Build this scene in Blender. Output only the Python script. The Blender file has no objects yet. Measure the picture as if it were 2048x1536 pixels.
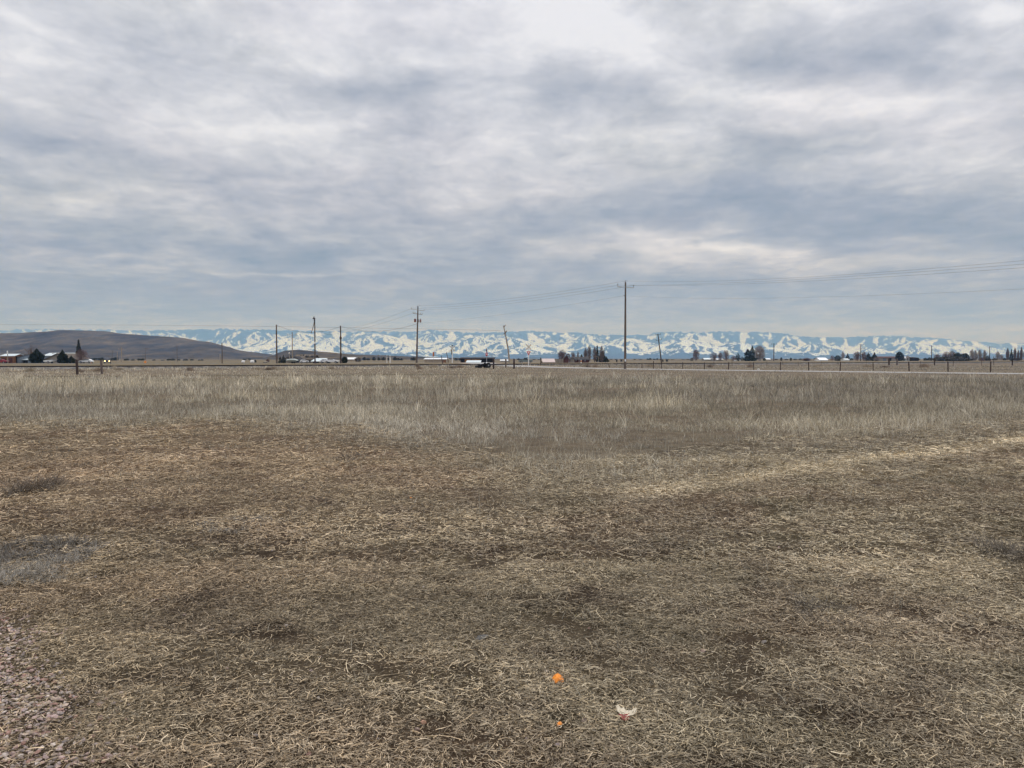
import bpy, math, random
import numpy as np
from mathutils import Vector, Matrix
random.seed(7)
rng = np.random.default_rng(11)
sc = bpy.context.scene
COL = sc.collection

# ------------------------------------------------------------------ camera
F = 1539.0; W2, H2 = 1024.0, 768.0; HOR = 717.0; EYE = 1.6
TILT = math.atan((H2 - HOR) / F)
cd = bpy.data.cameras.new('camera'); cam = bpy.data.objects.new('camera', cd); COL.objects.link(cam)
cam.location = (0, 0, EYE); cam.rotation_euler = (math.pi / 2 - TILT, 0, 0)
cd.sensor_width = 36.0; cd.lens = 36.0 * F / 2048.0
cd.clip_start = 0.1; cd.clip_end = 90000.0
sc.camera = cam
sc.view_settings.view_transform = 'Standard'; sc.view_settings.look = 'None'
sc.view_settings.exposure = 0.0; sc.view_settings.gamma = 1.0
sc.view_settings.use_curve_mapping = False

_ct, _st = math.cos(TILT), math.sin(TILT)
def ray(px, py):
    u = (px - W2) / F; v = (H2 - py) / F
    return Vector((u, _ct + v * _st, -_st + v * _ct))
def P(px, py, Y):
    d = ray(px, py); t = Y / d.y
    return Vector((d.x * t, Y, EYE + d.z * t))
def XG(px, Y): return (px - W2) / F * Y / _ct
def G(px, py):
    d = ray(px, py); t = -EYE / d.z
    return Vector((d.x * t, d.y * t, 0))

# ------------------------------------------------------------------ node helpers
def srgb(r, g, b, a=1.0):
    f = lambda c: (c / 255.0) / 12.92 if c / 255.0 <= 0.04045 else ((c / 255.0 + 0.055) / 1.055) ** 2.4
    return (f(r), f(g), f(b), a)
class NB:
    def __init__(s, tree): s.t = tree; s.n = tree.nodes; s.l = tree.links
    def node(s, typ, **kw):
        n = s.n.new(typ)
        for k, v in kw.items(): setattr(n, k, v)
        return n
    def link(s, a, b): s.l.new(a, b)
    def val(s, sock, v):
        if isinstance(v, bpy.types.NodeSocket): s.l.new(v, sock)
        else: sock.default_value = v
    def math(s, op, a, b=0.0, c=0.0, clamp=False):
        n = s.n.new('ShaderNodeMath'); n.operation = op; n.use_clamp = clamp
        s.val(n.inputs[0], a); s.val(n.inputs[1], b); s.val(n.inputs[2], c)
        return n.outputs[0]
    def vmath(s, op, a, b=(0, 0, 0)):
        n = s.n.new('ShaderNodeVectorMath'); n.operation = op
        s.val(n.inputs[0], a)
        if op == 'SCALE': s.val(n.inputs['Scale'], b)
        else: s.val(n.inputs[1], b)
        return n.outputs[0]
    def noise(s, vec, scale, detail=4.0, rough=0.5, dist=0.0, lac=2.0):
        n = s.n.new('ShaderNodeTexNoise')
        if vec is not None: s.l.new(vec, n.inputs['Vector'])
        n.inputs['Scale'].default_value = scale; n.inputs['Detail'].default_value = detail
        n.inputs['Roughness'].default_value = rough; n.inputs['Distortion'].default_value = dist
        n.inputs['Lacunarity'].default_value = lac
        return n.outputs['Fac']
    def ramp(s, fac, stops, interp='LINEAR'):
        n = s.n.new('ShaderNodeValToRGB'); cr = n.color_ramp; cr.interpolation = interp
        while len(cr.elements) < len(stops): cr.elements.new(0.5)
        for e, (p, c) in zip(cr.elements, stops):
            e.position = p; e.color = c if len(c) == 4 else (*c, 1)
        s.val(n.inputs[0], fac); return n.outputs[0]
    def mix(s, fac, a, b, mode='MIX'):
        n = s.n.new('ShaderNodeMix'); n.data_type = 'RGBA'; n.blend_type = mode
        s.val(n.inputs[0], fac); s.val(n.inputs[6], a); s.val(n.inputs[7], b)
        return n.outputs[2]
    def smooth(s, x, lo, hi):
        n = s.n.new('ShaderNodeMapRange'); n.interpolation_type = 'SMOOTHSTEP'
        s.val(n.inputs[0], x); s.val(n.inputs[1], lo); s.val(n.inputs[2], hi)
        return n.outputs[0]
    def mapping(s, vec, loc=(0, 0, 0), rot=(0, 0, 0), scale=(1, 1, 1)):
        n = s.n.new('ShaderNodeMapping'); s.l.new(vec, n.inputs[0])
        n.inputs[1].default_value = loc; n.inputs[2].default_value = rot; n.inputs[3].default_value = scale
        return n.outputs[0]

# ------------------------------------------------------------------ world: overcast
SUN_EL, SUN_AZ = math.radians(42), math.radians(20)      # azimuth from +Y towards +X
w = bpy.data.worlds.new('World'); sc.world = w; w.use_nodes = True
b = NB(w.node_tree); b.n.clear()
out = b.node('ShaderNodeOutputWorld'); bg = b.node('ShaderNodeBackground')
b.link(bg.outputs[0], out.inputs[0]); bg.inputs[1].default_value = 0.1
sky = b.node('ShaderNodeTexSky', sky_type='NISHITA'); sky.sun_disc = False
sky.sun_elevation = SUN_EL; sky.sun_rotation = SUN_AZ
tc = b.node('ShaderNodeTexCoord'); d = tc.outputs['Generated']
sp = b.node('ShaderNodeSeparateXYZ'); b.link(d, sp.inputs[0])
dx, dy, dz = sp.outputs
zz = b.math('ADD', b.math('MAXIMUM', dz, 0.0), 0.13)
cb = b.node('ShaderNodeCombineXYZ'); b.val(cb.inputs[0], b.math('DIVIDE', dx, zz)); b.val(cb.inputs[1], b.math('DIVIDE', dy, zz))
pl = cb.outputs[0]
yy = b.math('MAXIMUM', dy, 0.05)
cb2 = b.node('ShaderNodeCombineXYZ'); b.val(cb2.inputs[0], b.math('DIVIDE', dx, yy)); el = b.math('DIVIDE', dz, yy); b.val(cb2.inputs[1], el)
ae = cb2.outputs[0]
# warp of the angular coordinate so that the big cloud masses have ragged outlines
wn = b.node('ShaderNodeTexNoise'); b.link(pl, wn.inputs['Vector']); wn.inputs['Scale'].default_value = 1.6; wn.inputs['Detail'].default_value = 5
wv = b.vmath('MULTIPLY', b.vmath('SUBTRACT', wn.outputs['Color'], (0.5, 0.5, 0.5)), (0.20, 0.10, 0))
aew = b.vmath('ADD', ae, wv)
# (full-picture pixel of the centre, radii, amplitude) : the large cloud masses of this sky
blobs = [
 (1130, 40, 300, 150, .10), (640, 110, 130, 60, .10), (470, 205, 260, 50, .14), (300, 70, 320, 110, -.10),
 (750, 170, 330, 60, -.16), (890, 250, 200, 70, -.16), (1010, 210, 120, 110, .20), (830, 150, 70, 45, -.16),
 (1180, 190, 190, 80, -.26), (1310, 60, 170, 60, .14), (1400, 190, 120, 110, .10), (1640, 110, 330, 90, -.30),
 (1900, 50, 170, 60, -.24), (1990, 20, 90, 40, .25), (1550, 190, 300, 50, .16), (1960, 160, 200, 80, -.18),
 (1830, 200, 140, 50, .15), (1500, 265, 330, 50, -.16), (1880, 300, 260, 60, .04), (110, 290, 360, 70, -.26),
 (380, 350, 330, 45, -.08), (150, 400, 300, 40, .06), (500, 255, 250, 40, .10), (700, 300, 280, 40, .06),
 (1050, 360, 230, 100, .16), (1270, 290, 220, 60, .10), (1500, 400, 520, 90, -.30), (1880, 430, 330, 100, -.26),
 (1430, 505, 460, 36, .34), (1900, 520, 350, 36, .14), (200, 480, 500, 42, -.20), (600, 520, 400, 38, -.20),
 (1000, 470, 320, 44, -.14), (160, 515, 300, 18, .14), (600, 553, 330, 13, .22), (130, 555, 250, 12, .16), (1150, 430, 260, 30, -.06),
 (900, 420, 160, 26, .12), (1720, 365, 200, 30, .08), (60, 120, 160, 140, .06),
]
tot = None
for (px, py, rx, ry, am) in blobs:
    dd = ray(px, py); a0 = dd.x / dd.y; e0 = dd.z / dd.y; sx = F / (rx * 1.45); sy = F / (ry * 1.45)
    m = b.mapping(aew, (-a0 * sx, -e0 * sy, 0), (0, 0, 0), (sx, sy, 0))
    g = b.node('ShaderNodeTexGradient', gradient_type='QUADRATIC_SPHERE'); b.link(m, g.inputs[0])
    tot = b.math('MULTIPLY_ADD', g.outputs[1], am * 1.5, tot if tot is not None else 0.0)
base = b.ramp(b.math('MULTIPLY', el, 2.0), [(0.0, (.44,)*3), (.075, (.48,)*3), (.11, (.28,)*3), (.17, (.17,)*3), (.24, (.33,)*3), (.36, (.46,)*3), (.50, (.58,)*3), (.70, (.70,)*3), (.85, (.75,)*3), (1.0, (.78,)*3)])
bs = b.node('ShaderNodeSeparateColor'); b.link(base, bs.inputs[0])
n1 = b.noise(pl, 1.1, 4, .5, .2)
n2 = b.noise(b.mapping(pl, (3, 7, 0), (0, 0, .1), (1.1, 1, 1)), 3.4, 10, .64, .25)
n3 = b.noise(b.mapping(pl, (9, 1, 0), (0, 0, 0), (1.1, 1, 1)), 8.0, 8, .64, .2)
t = b.math('ADD', b.math('ADD', bs.outputs[0], .075), tot)
t = b.math('MULTIPLY_ADD', b.math('SUBTRACT', n1, .5), .62, t)
t = b.math('MULTIPLY_ADD', b.math('SUBTRACT', n2, .5), 1.0, t)
t = b.math('MULTIPLY_ADD', b.math('SUBTRACT', n3, .5), .55, t)
cc = b.ramp(t, [(0.0, srgb(137, 149, 166)), (.28, srgb(157, 165, 181)), (.45, srgb(174, 180, 193)), (.62, srgb(193, 197, 208)), (.80, srgb(213, 216, 226)), (1.0, srgb(236, 238, 246))])
hu = b.noise(b.mapping(pl, (20, 4, 0)), 1.1, 4, .5)
cc = b.mix(b.smooth(hu, .42, .62), cc, b.mix(1.0, cc, (1.012, .996, 1.0, 1), 'MULTIPLY'))
hu2 = b.noise(b.mapping(pl, (2, 40, 0)), .9, 4, .5)
cc = b.mix(b.smooth(hu2, .5, .66), cc, b.mix(1.0, cc, (1.012, 1.008, .97, 1), 'MULTIPLY'))
cc = b.mix(b.math('SUBTRACT', 1.0, b.smooth(el, .02, .10)), cc, b.mix(1.0, cc, (.90, .99, 1.10, 1), 'MULTIPLY'))
zen = b.math('MULTIPLY_ADD', b.smooth(dz, .46, .95), 13.0, 10.0)      # the unseen overcast zenith is brighter
back = b.smooth(dz, -.3, -.01)
ccs = b.vmath('SCALE', cc, zen)
fin = b.mix(.97, sky.outputs[0], ccs)
b.link(fin, bg.inputs[0])

sl = bpy.data.lights.new('sun', 'SUN'); sl.energy = 0.6; sl.angle = math.radians(25); sl.color = (1.0, .97, .93)
so = bpy.data.objects.new('sun', sl); COL.objects.link(so)
sv = Vector((math.sin(SUN_AZ) * math.cos(SUN_EL), math.cos(SUN_AZ) * math.cos(SUN_EL), math.sin(SUN_EL)))
so.rotation_euler = sv.to_track_quat('Z', 'Y').to_euler()

# ------------------------------------------------------------------ mesh helpers
def tag(o, label=None, cat=None, group=None, kind=None):
    if label: o['label'] = label
    if cat: o['category'] = cat
    if group: o['group'] = group
    if kind: o['kind'] = kind
    return o
def mesh_np(name, V, Fq, mat=None, col=None, smooth=False, parent=None):
    me = bpy.data.meshes.new(name)
    V = np.ascontiguousarray(V, dtype=np.float32); Fq = np.ascontiguousarray(Fq, dtype=np.int32)
    n, k = Fq.shape
    me.vertices.add(len(V)); me.vertices.foreach_set('co', V.ravel())
    me.loops.add(n * k); me.loops.foreach_set('vertex_index', Fq.ravel())
    me.polygons.add(n); me.polygons.foreach_set('loop_start', np.arange(0, n * k, k, dtype=np.int32))
    me.update(calc_edges=True)
    me.polygons.foreach_set('use_smooth', np.full(n, smooth))
    if col is not None:
        ca = me.attributes.new('tint', 'FLOAT_COLOR', 'POINT')
        c4 = np.ones((len(V), 4), np.float32); c4[:, :3] = col
        ca.data.foreach_set('color', c4.ravel())
    if mat: me.materials.append(mat)
    o = bpy.data.objects.new(name, me); COL.objects.link(o)
    if parent: o.parent = parent
    return o
def grid_faces(nr, nc):
    i = np.arange(nr - 1)[:, None] * nc + np.arange(nc - 1)[None, :]
    return np.stack([i, i + 1, i + nc + 1, i + nc], -1).reshape(-1, 4)
def _hash(ix, iy, seed):
    h = (ix.astype(np.int64) * 374761393 + iy.astype(np.int64) * 668265263 + seed * 974634777) & 0xffffffff
    h = ((h ^ (h >> 13)) * 1274126177) & 0xffffffff
    h = ((h ^ (h >> 16)) * 2246822519) & 0xffffffff
    return ((h ^ (h >> 15)) & 0xffffff) / float(0xffffff) * 2 * np.pi
def perlin(x, y, seed=0):
    x = np.asarray(x, float); y = np.asarray(y, float)
    ix = np.floor(x); iy = np.floor(y); fx = x - ix; fy = y - iy
    u = fx ** 3 * (fx * (fx * 6 - 15) + 10); v = fy ** 3 * (fy * (fy * 6 - 15) + 10)
    def g(a, c):
        an = _hash(ix + a, iy + c, seed); return np.cos(an) * (fx - a) + np.sin(an) * (fy - c)
    return ((g(0, 0) * (1 - u) + g(1, 0) * u) * (1 - v) + (g(0, 1) * (1 - u) + g(1, 1) * u) * v) * 1.5
def fbm(x, y, seed=0, octv=4, gain=.5):
    s = 0; a = 1.0; f = 1.0
    for k in range(octv):
        s = s + a * perlin(x * f, y * f, seed + k); a *= gain; f *= 2.03
    return s
def ridged(x, y, seed=0, octv=5, gain=.5):
    s = 0; a = 1.0; f = 1.0; tot = 0; pv = 1.0
    for k in range(octv):
        r = (1 - np.minimum(1, np.abs(perlin(x * f, y * f, seed + k)) * 1.35)) ** 1.6
        s = s + a * r * pv; tot += a; pv = .35 + .65 * r; a *= gain; f *= 2.07
    return s / tot
def sstep(x, a, c):
    t = np.clip((x - a) / (c - a), 0, 1); return t * t * (3 - 2 * t)

def pmat(name, color=(.5, .5, .5), rough=.8, metal=0.0, var=.12, scale=3.0, bump=0.0, emit=0.0, emitc=None, color2=None, stretch=(1, 1, 1), spec=.3):
    m = bpy.data.materials.new(name); m.use_nodes = True
    b = NB(m.node_tree); bs = b.n['Principled BSDF']
    tc = b.node('ShaderNodeTexCoord')
    v = b.mapping(tc.outputs['Object'], (0, 0, 0), (0, 0, 0), stretch)
    n = b.noise(v, scale, 5, .6)
    c1 = tuple(max(0, c * (1 - var * 2.2)) for c in color[:3]) + (1,)
    c2 = (tuple(color2[:3]) + (1,)) if color2 else tuple(min(1, c * (1 + var * 2.2)) for c in color[:3]) + (1,)
    r = b.ramp(n, [(.32, c1), (.68, c2)])
    b.link(r, bs.inputs['Base Color'])
    bs.inputs['Roughness'].default_value = rough; bs.inputs['Metallic'].default_value = metal
    bs.inputs['Specular IOR Level'].default_value = spec
    if bump:
        bn = b.node('ShaderNodeBump'); bn.inputs['Strength'].default_value = bump; b.link(n, bn.inputs['Height']); b.link(bn.outputs[0], bs.inputs['Normal'])
    if emit:
        bs.inputs['Emission Color'].default_value = emitc or (*color[:3], 1); bs.inputs['Emission Strength'].default_value = emit
    return m
# ------------------------------------------------------------------ terrain layout (metres, +Y away from the camera)
def knoll(x, y):      # low rise that carries the level crossing
    return .55 * np.exp(-((x + 12) / 46.0) ** 2 - ((y - 196) / 34.0) ** 2)
def zg(x, y):
    x = np.asarray(x, float); y = np.asarray(y, float)
    return knoll(x, y)
def zgf(x, y): return float(zg(x, y))
RA = np.array([XG(0, 113), 113.0]); RB = np.array([XG(2048, 282), 282.0])
RD = (RB - RA) / np.linalg.norm(RB - RA); RN = np.array([-RD[1], RD[0]])
def rail_s(x, y): return (x - RA[0]) * RD[0] + (y - RA[1]) * RD[1]
def rail_d(x, y): return (x - RA[0]) * RN[0] + (y - RA[1]) * RN[1]
BX = np.array([-60, -11.5, -7.5, -3.2, -.94, -.1, 1.1, 3.4, 5.3, 11.4, 40]); BY = np.array([10, 17.0, 18.2, 15.0, 11.4, 9.5, 9.4, 10.9, 12.5, 16.6, 46])
def track_w(x, y):
    yt = np.interp(x, [.6, 1.35, 3.3, 5.3, 9.9, 14, 30], [8.7, 9.0, 10.35, 11.9, 14.8, 18, 32]) + .12 * perlin(x * .9, y * 0, 6)
    return np.exp(-((y - yt) / (.08 + .034 * y)) ** 2) * sstep(x, .6, 2.2)
def ybound(x): return np.interp(x, BX, BY)
road_pts = [(160, 52), (XG(2048, 79), 79), (XG(1700, 92), 92), (XG(1340, 110), 110), (XG(1200, 122), 122), (XG(1100, 138), 138), (XG(1040, 149), 149), (XG(1000, 160), 160), (XG(965, 178), 178), (XG(945, 205), 205), (XG(950, 300), 300)]

# ground material: soil and thatch, farther out dry pasture and fields
m = bpy.data.materials.new('dry_pasture_soil'); m.use_nodes = True
b = NB(m.node_tree); bs = b.n['Principled BSDF']; geo = b.node('ShaderNodeNewGeometry'); pos = geo.outputs['Position']
at = b.node('ShaderNodeAttribute', attribute_name='tint')
fine = b.noise(pos, 55, 8, .7)
midn = b.noise(pos, 3.0, 7, .62)
fib = b.noise(b.mapping(pos, (0, 0, 0), (0, 0, .35), (14, 80, 1)), 1.0, 5, .65)
fib2 = b.noise(b.mapping(pos, (0, 0, 0), (0, 0, -.5), (16, 90, 1)), 1.0, 5, .65)
big = b.noise(b.mapping(pos, (0, 0, 0), (0, 0, .1), (.05, .16, 1)), 1.0, 6, .6)
tx = b.ramp(b.math('ADD', b.math('MULTIPLY', fine, .5), b.math('MULTIPLY', b.math('MAXIMUM', fib, fib2), .5)), [(.34, (.30, .28, .28, 1)), (.52, (.85, .83, .80, 1)), (.68, (1.6, 1.55, 1.45, 1))])
c = b.mix(1.0, at.outputs[0], tx, 'MULTIPLY')
c = b.mix(1.0, c, b.ramp(midn, [(.3, (.68, .64, .60, 1)), (.7, (1.25, 1.22, 1.18, 1))]), 'MULTIPLY')
c = b.mix(1.0, c, b.ramp(big, [(.3, (.78, .80, .78, 1)), (.7, (1.2, 1.16, 1.12, 1))]), 'MULTIPLY')
b.link(c, bs.inputs['Base Color']); bs.inputs['Roughness'].default_value = .95; bs.inputs['Specular IOR Level'].default_value = .1
bn = b.node('ShaderNodeBump'); bn.inputs['Strength'].default_value = .8; bn.inputs['Distance'].default_value = .02
b.link(b.math('ADD', fine, fib), bn.inputs['Height']); b.link(bn.outputs[0], bs.inputs['Normal'])
M_ground = m

m = bpy.data.materials.new('blade_tint'); m.use_nodes = True
b = NB(m.node_tree); bs = b.n['Principled BSDF']; at = b.node('ShaderNodeAttribute', attribute_name='tint')
geo = b.node('ShaderNodeNewGeometry')
nn = b.noise(geo.outputs['Position'], 90, 3, .6)
b.link(b.mix(1.0, at.outputs[0], b.ramp(nn, [(.3, (.7, .68, .66, 1)), (.7, (1.22, 1.2, 1.15, 1))]), 'MULTIPLY'), bs.inputs['Base Color'])
bs.inputs['Roughness'].default_value = .7; bs.inputs['Specular IOR Level'].default_value = .2
M_blade = m

def geo_lines(a, c, n): return list(np.geomspace(a, c, n))
ys = sorted(set([-400, -100, -40, -20, -10, -5, -2, 0, .8] + list(np.round(np.arange(1.2, 14, .05), 3)) + geo_lines(14.05, 400, 230) + geo_lines(410, 25300, 40)))
xp = list(np.arange(0.03, 7, .06)) + geo_lines(7.06, 400, 130) + geo_lines(420, 26300, 30)
xs = np.array([-v for v in reversed(xp)] + xp); ys = np.array(ys)
XX, YY = np.meshgrid(xs, ys)
ZZ = zg(XX, YY)
nearw = sstep(-YY, -26, -8) * sstep(-np.abs(XX), -24, -10)
ZZ = ZZ + nearw * (fbm(XX * .7, YY * .7, 3, 4) * .018 + fbm(XX * 4.5, YY * 4.5, 9, 3) * .008)
farw = sstep(YY, 16, 40) * (1 - sstep(YY, 90, 130))
ZZ = ZZ + farw * fbm(XX * .12, YY * .12, 21, 4) * .03
rd = rail_d(XX, YY)
# far farmland rolls a little
def zground(x, y):
    x = np.asarray(x, float); y = np.asarray(y, float)
    nw = sstep(-y, -26, -8) * sstep(-np.abs(x), -24, -10)
    return zg(x, y) + nw * (fbm(x * .7, y * .7, 3, 4) * .018 + fbm(x * 4.5, y * 4.5, 9, 3) * .008)

def zone_color(x, y, raw=False):
    """thatch colour of the place, linear"""
    n1 = fbm(x * .35, y * .5, 31, 4); n2 = fbm(x * 1.3, y * 1.9, 47, 4); n3 = fbm(x * .9, y * 1.1, 61, 3)
    c = np.empty(x.shape + (3,)); 
    tan = np.array([.195, .158, .110]); red = np.array([.140, .096, .066]); olive = np.array([.110, .092, .055]); dark = np.array([.085, .062, .045]); grey = np.array([.175, .150, .120])
    c[:] = tan
    def lay(w, col):
        nonlocal c
        w = np.clip(w, 0, 1)[..., None]; c = c * (1 - w) + col * w
    lay(sstep(n1, .0, .5) * .7, red)
    lay(sstep(n2, .1, .6) * .8, dark)
    lay(sstep(n3, .15, .6) * .7 * sstep(x, -3, 3), olive)
    yb = ybound(x) + perlin(x * .5, y * .5, 5) * 1.0
    st = sstep(y, yb - .6, yb + 1.2)
    # mown track along the right-hand edge of the standing grass
    tr = track_w(x, y)
    
    lay(np.exp(-((x + 5.5) / 4.5) ** 2 - ((y - 11.5) / 4.5) ** 2) * .55, np.array([.205, .140, .098]))
    lay(sstep(x, 2.0, 6.0) * sstep(-y, -11, -6) * .45, olive)
    lay(st * .75, np.array([.178, .153, .116]))
    lay(st * sstep(n2, .0, .6) * .3, dark)
    lay(tr * .85, np.array([.31, .258, .182]))
    return c
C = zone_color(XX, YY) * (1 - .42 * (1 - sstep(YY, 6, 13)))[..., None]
n1 = fbm(XX * .05, YY * .12, 77, 4)
def layC(w, col):
    global C
    w = np.clip(w, 0, 1)[..., None]; C = C * (1 - w) + np.array(col) * w
layC(sstep(YY, 25, 60) * .8, (.215, .182, .142))
layC(sstep(YY, 20, 50) * sstep(n1, .0, .5) * .4, (.150, .128, .095))
# ditch / worn strip at the far edge of the field
layC(np.exp(-((YY - (79 + XX * .28)) / 3.0) ** 2) * sstep(-XX, -8, 4), (.105, .095, .060))
layC(sstep(rd, -26, -14) * (1 - sstep(rd, 6, 12)), (.185, .150, .118))
layC(sstep(rd, 4, 10), (.22, .185, .130))
n5 = fbm(XX * .004, YY * .012, 91, 4)
layC(sstep(rd, 60, 160) * sstep(n5, -.1, .25) * .7, (.125, .120, .070))
layC(sstep(YY, 380, 700), (.200, .165, .115))
layC(sstep(YY, 500, 900) * sstep(n5, -.1, .3) * .8, (.14, .13, .085))
layC(sstep(YY, 2500, 6000), (.10, .10, .085))
V = np.stack([XX, YY, ZZ], -1).reshape(-1, 3)
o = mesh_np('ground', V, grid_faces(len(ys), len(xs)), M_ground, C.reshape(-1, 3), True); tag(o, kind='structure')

# ------------------------------------------------------------------ roads
def strip(name, pts, width, mat, dz, n=14, jag=0.0, cross=1):
    pts = np.array(pts, float); seg = []
    for i in range(len(pts) - 1):
        for k in range(n): seg.append(pts[i] + (pts[i + 1] - pts[i]) * k / n)
    seg.append(pts[-1]); seg = np.array(seg)
    for _ in range(n): seg[1:-1] = (seg[:-2] + 2 * seg[1:-1] + seg[2:]) / 4
    d = np.gradient(seg, axis=0); d /= np.linalg.norm(d, axis=1)[:, None]; nn = np.stack([-d[:, 1], d[:, 0]], 1)
    rows = []
    for j in np.linspace(-.5, .5, cross + 1):
        wj = width * j + (rng.normal(0, jag, len(seg)) if abs(j) == .5 else 0)
        p = seg + nn * (np.ones(len(seg)) * wj)[:, None]
        rows.append(np.stack([p[:, 0], p[:, 1], zground(p[:, 0], p[:, 1]) + dz], 1))
    V = np.stack(rows, 0).reshape(-1, 3)
    return mesh_np(name, V, grid_faces(cross + 1, len(seg))[:, ::-1], mat)
M_gravelroad = pmat('road_gravel', (.33, .325, .31), .9, var=.08, scale=1.2)
M_asphalt = pmat('road_asphalt', (.20, .19, .185), .9, var=.06, scale=.6)
M_verge = pmat('road_verge', (.26, .20, .15), .95, var=.12, scale=.6)
o = strip('road_verge', road_pts, 9.5, M_verge, .022, jag=.25); tag(o, kind='structure')
o = strip('gravel_road', road_pts, 6.0, M_gravelroad, .03, jag=.12, cross=2); tag(o, kind='structure')
hw = [(XG(-900, 175), 175), (XG(0, 228), 228), (XG(700, 290), 290), (XG(1100, 350), 350), (XG(1700, 520), 520)]
o = strip('highway_verge', hw, 16, pmat('verge_tan', (.34, .28, .21), .95, var=.1, scale=.3), .03, jag=.5); tag(o, kind='structure')
o = strip('highway', hw, 8, M_asphalt, .04, jag=.02, cross=2); tag(o, kind='structure')

# ------------------------------------------------------------------ hills
def fan(name, a0, a1, na, y0, y1, ny, hf, mat, smooth=True):
    a = np.linspace(a0, a1, na); yv = np.linspace(y0, y1, ny); A, Yv = np.meshgrid(a, yv)
    X = A * Yv; Z = hf(A, X, Yv)
    return mesh_np(name, np.stack([X, Yv, Z], -1).reshape(-1, 3), grid_faces(ny, na), mat, None, smooth)
def tana(px): return (np.asarray(px, float) - W2) / F
m = bpy.data.materials.new('sagebrush_hill'); m.use_nodes = True
b = NB(m.node_tree); bs = b.n['Principled BSDF']; geo = b.node('ShaderNodeNewGeometry'); pos = geo.outputs['Position']
n = b.noise(b.mapping(pos, (0, 0, 0), (0, 0, 0), (1, .5, 3)), .009, 7, .6, .6)
n2 = b.noise(b.mapping(pos, (0, 0, 0), (0, .5, 0), (1, .35, 2.5)), .03, 8, .72)
c = b.ramp(n, [(.34, (.040, .036, .028, 1)), (.48, (.074, .061, .042, 1)), (.62, (.115, .093, .061, 1))])
c = b.mix(1.0, c, b.ramp(n2, [(.34, (.55, .56, .58, 1)), (.64, (1.4, 1.36, 1.3, 1))]), 'MULTIPLY')
b.link(c, bs.inputs['Base Color']); bs.inputs['Roughness'].default_value = 1; bs.inputs['Specular IOR Level'].default_value = 0
M_hill = m
def hillf(px, py, Yc, depth, seed, gul):
    A_ = tana(px); Hh = (HOR - np.array(py, float)) / F * Yc + EYE
    def f(A, X, Yv):
        H = np.interp(A, A_, Hh); t = (Yv - Yc) / depth
        env = np.where(t < 0, sstep(t, -1, 0.0), 1 - sstep(t, 0, 1.6))
        r = ridged(X / 420 + .3 * fbm(X / 300, Yv / 500, seed + 5, 2), Yv / 1100, seed, 4)
        body = H * env * (1 - (1 - np.clip(env, 0, 1)) * gul * (1 - r) * 1.6)
        return np.where(H * env > .3, body, -3) + (fbm(X / 60, Yv / 60, seed + 9, 3) * 1.2) * env
    return f
px1 = [-900, -300, 0, 40, 60, 90, 105, 117, 140, 175, 210, 240, 300, 360, 385, 400, 420, 440, 460, 480, 520, 560, 600, 640]
py1 = [690, 674, 667, 667, 665.5, 664, 662.5, 661, 661, 661.5, 663, 667, 671.5, 675.5, 679, 682, 684, 689, 695, 701, 706.5, 711, 714, 718]
o = fan('sagebrush_hill', tana(-900), tana(650), 420, 1500, 4400, 160, hillf(px1, py1, 2600, 1000, 3, .95), M_hill); tag(o, kind='structure')
px2 = [520, 545, 558, 570, 582, 595, 615, 640, 690, 740, 800, 860, 930, 1000]
py2 = [718, 712, 706, 702, 700.5, 700, 701, 703.5, 707.5, 710, 712.5, 714.5, 716.5, 718]
o = fan('low_hill', tana(515), tana(1005), 200, 1100, 2600, 80, hillf(px2, py2, 1700, 550, 19, .4), M_hill); tag(o, kind='structure')

# ------------------------------------------------------------------ snowy mountains, 10 to 24 km away
cpx = [-1500, -600, 0, 120, 240, 300, 380, 440, 500, 560, 640, 700, 780, 820, 860, 890, 930, 1000, 1060, 1110, 1160, 1200, 1250, 1290, 1320, 1400, 1460, 1520, 1560, 1590, 1640, 1700, 1740, 1800, 1850, 1890, 1930, 1970, 2000, 2048, 2400, 3400]
cpy = [664, 660, 656, 656, 658, 660, 657, 656, 657, 659, 660, 661, 661, 662, 658, 659, 663, 663, 660, 663, 664, 668, 669, 667, 662, 662, 661, 663, 665, 669, 674, 673, 670, 671, 674, 676, 681, 683, 686, 684, 690, 680]
_rm = np.random.default_rng(5)
PK = []
for (yr, sp_, hlo, hhi, sl) in [(12300, 1500, .22, .38, .20), (14600, 1700, .42, .62, .26), (17000, 1900, .66, .88, .30), (19700, 1700, .86, .95, .30)]:
    x = -1.3 * yr
    while x < 1.3 * yr:
        PK.append((x + _rm.uniform(-.3, .3) * sp_, yr + _rm.uniform(-700, 700), _rm.uniform(hlo, hhi), sl * _rm.uniform(.8, 1.25), int(_rm.integers(0, 9999)), _rm.uniform(.7, 1.5)))
        x += sp_ * _rm.uniform(.7, 1.35)
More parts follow.
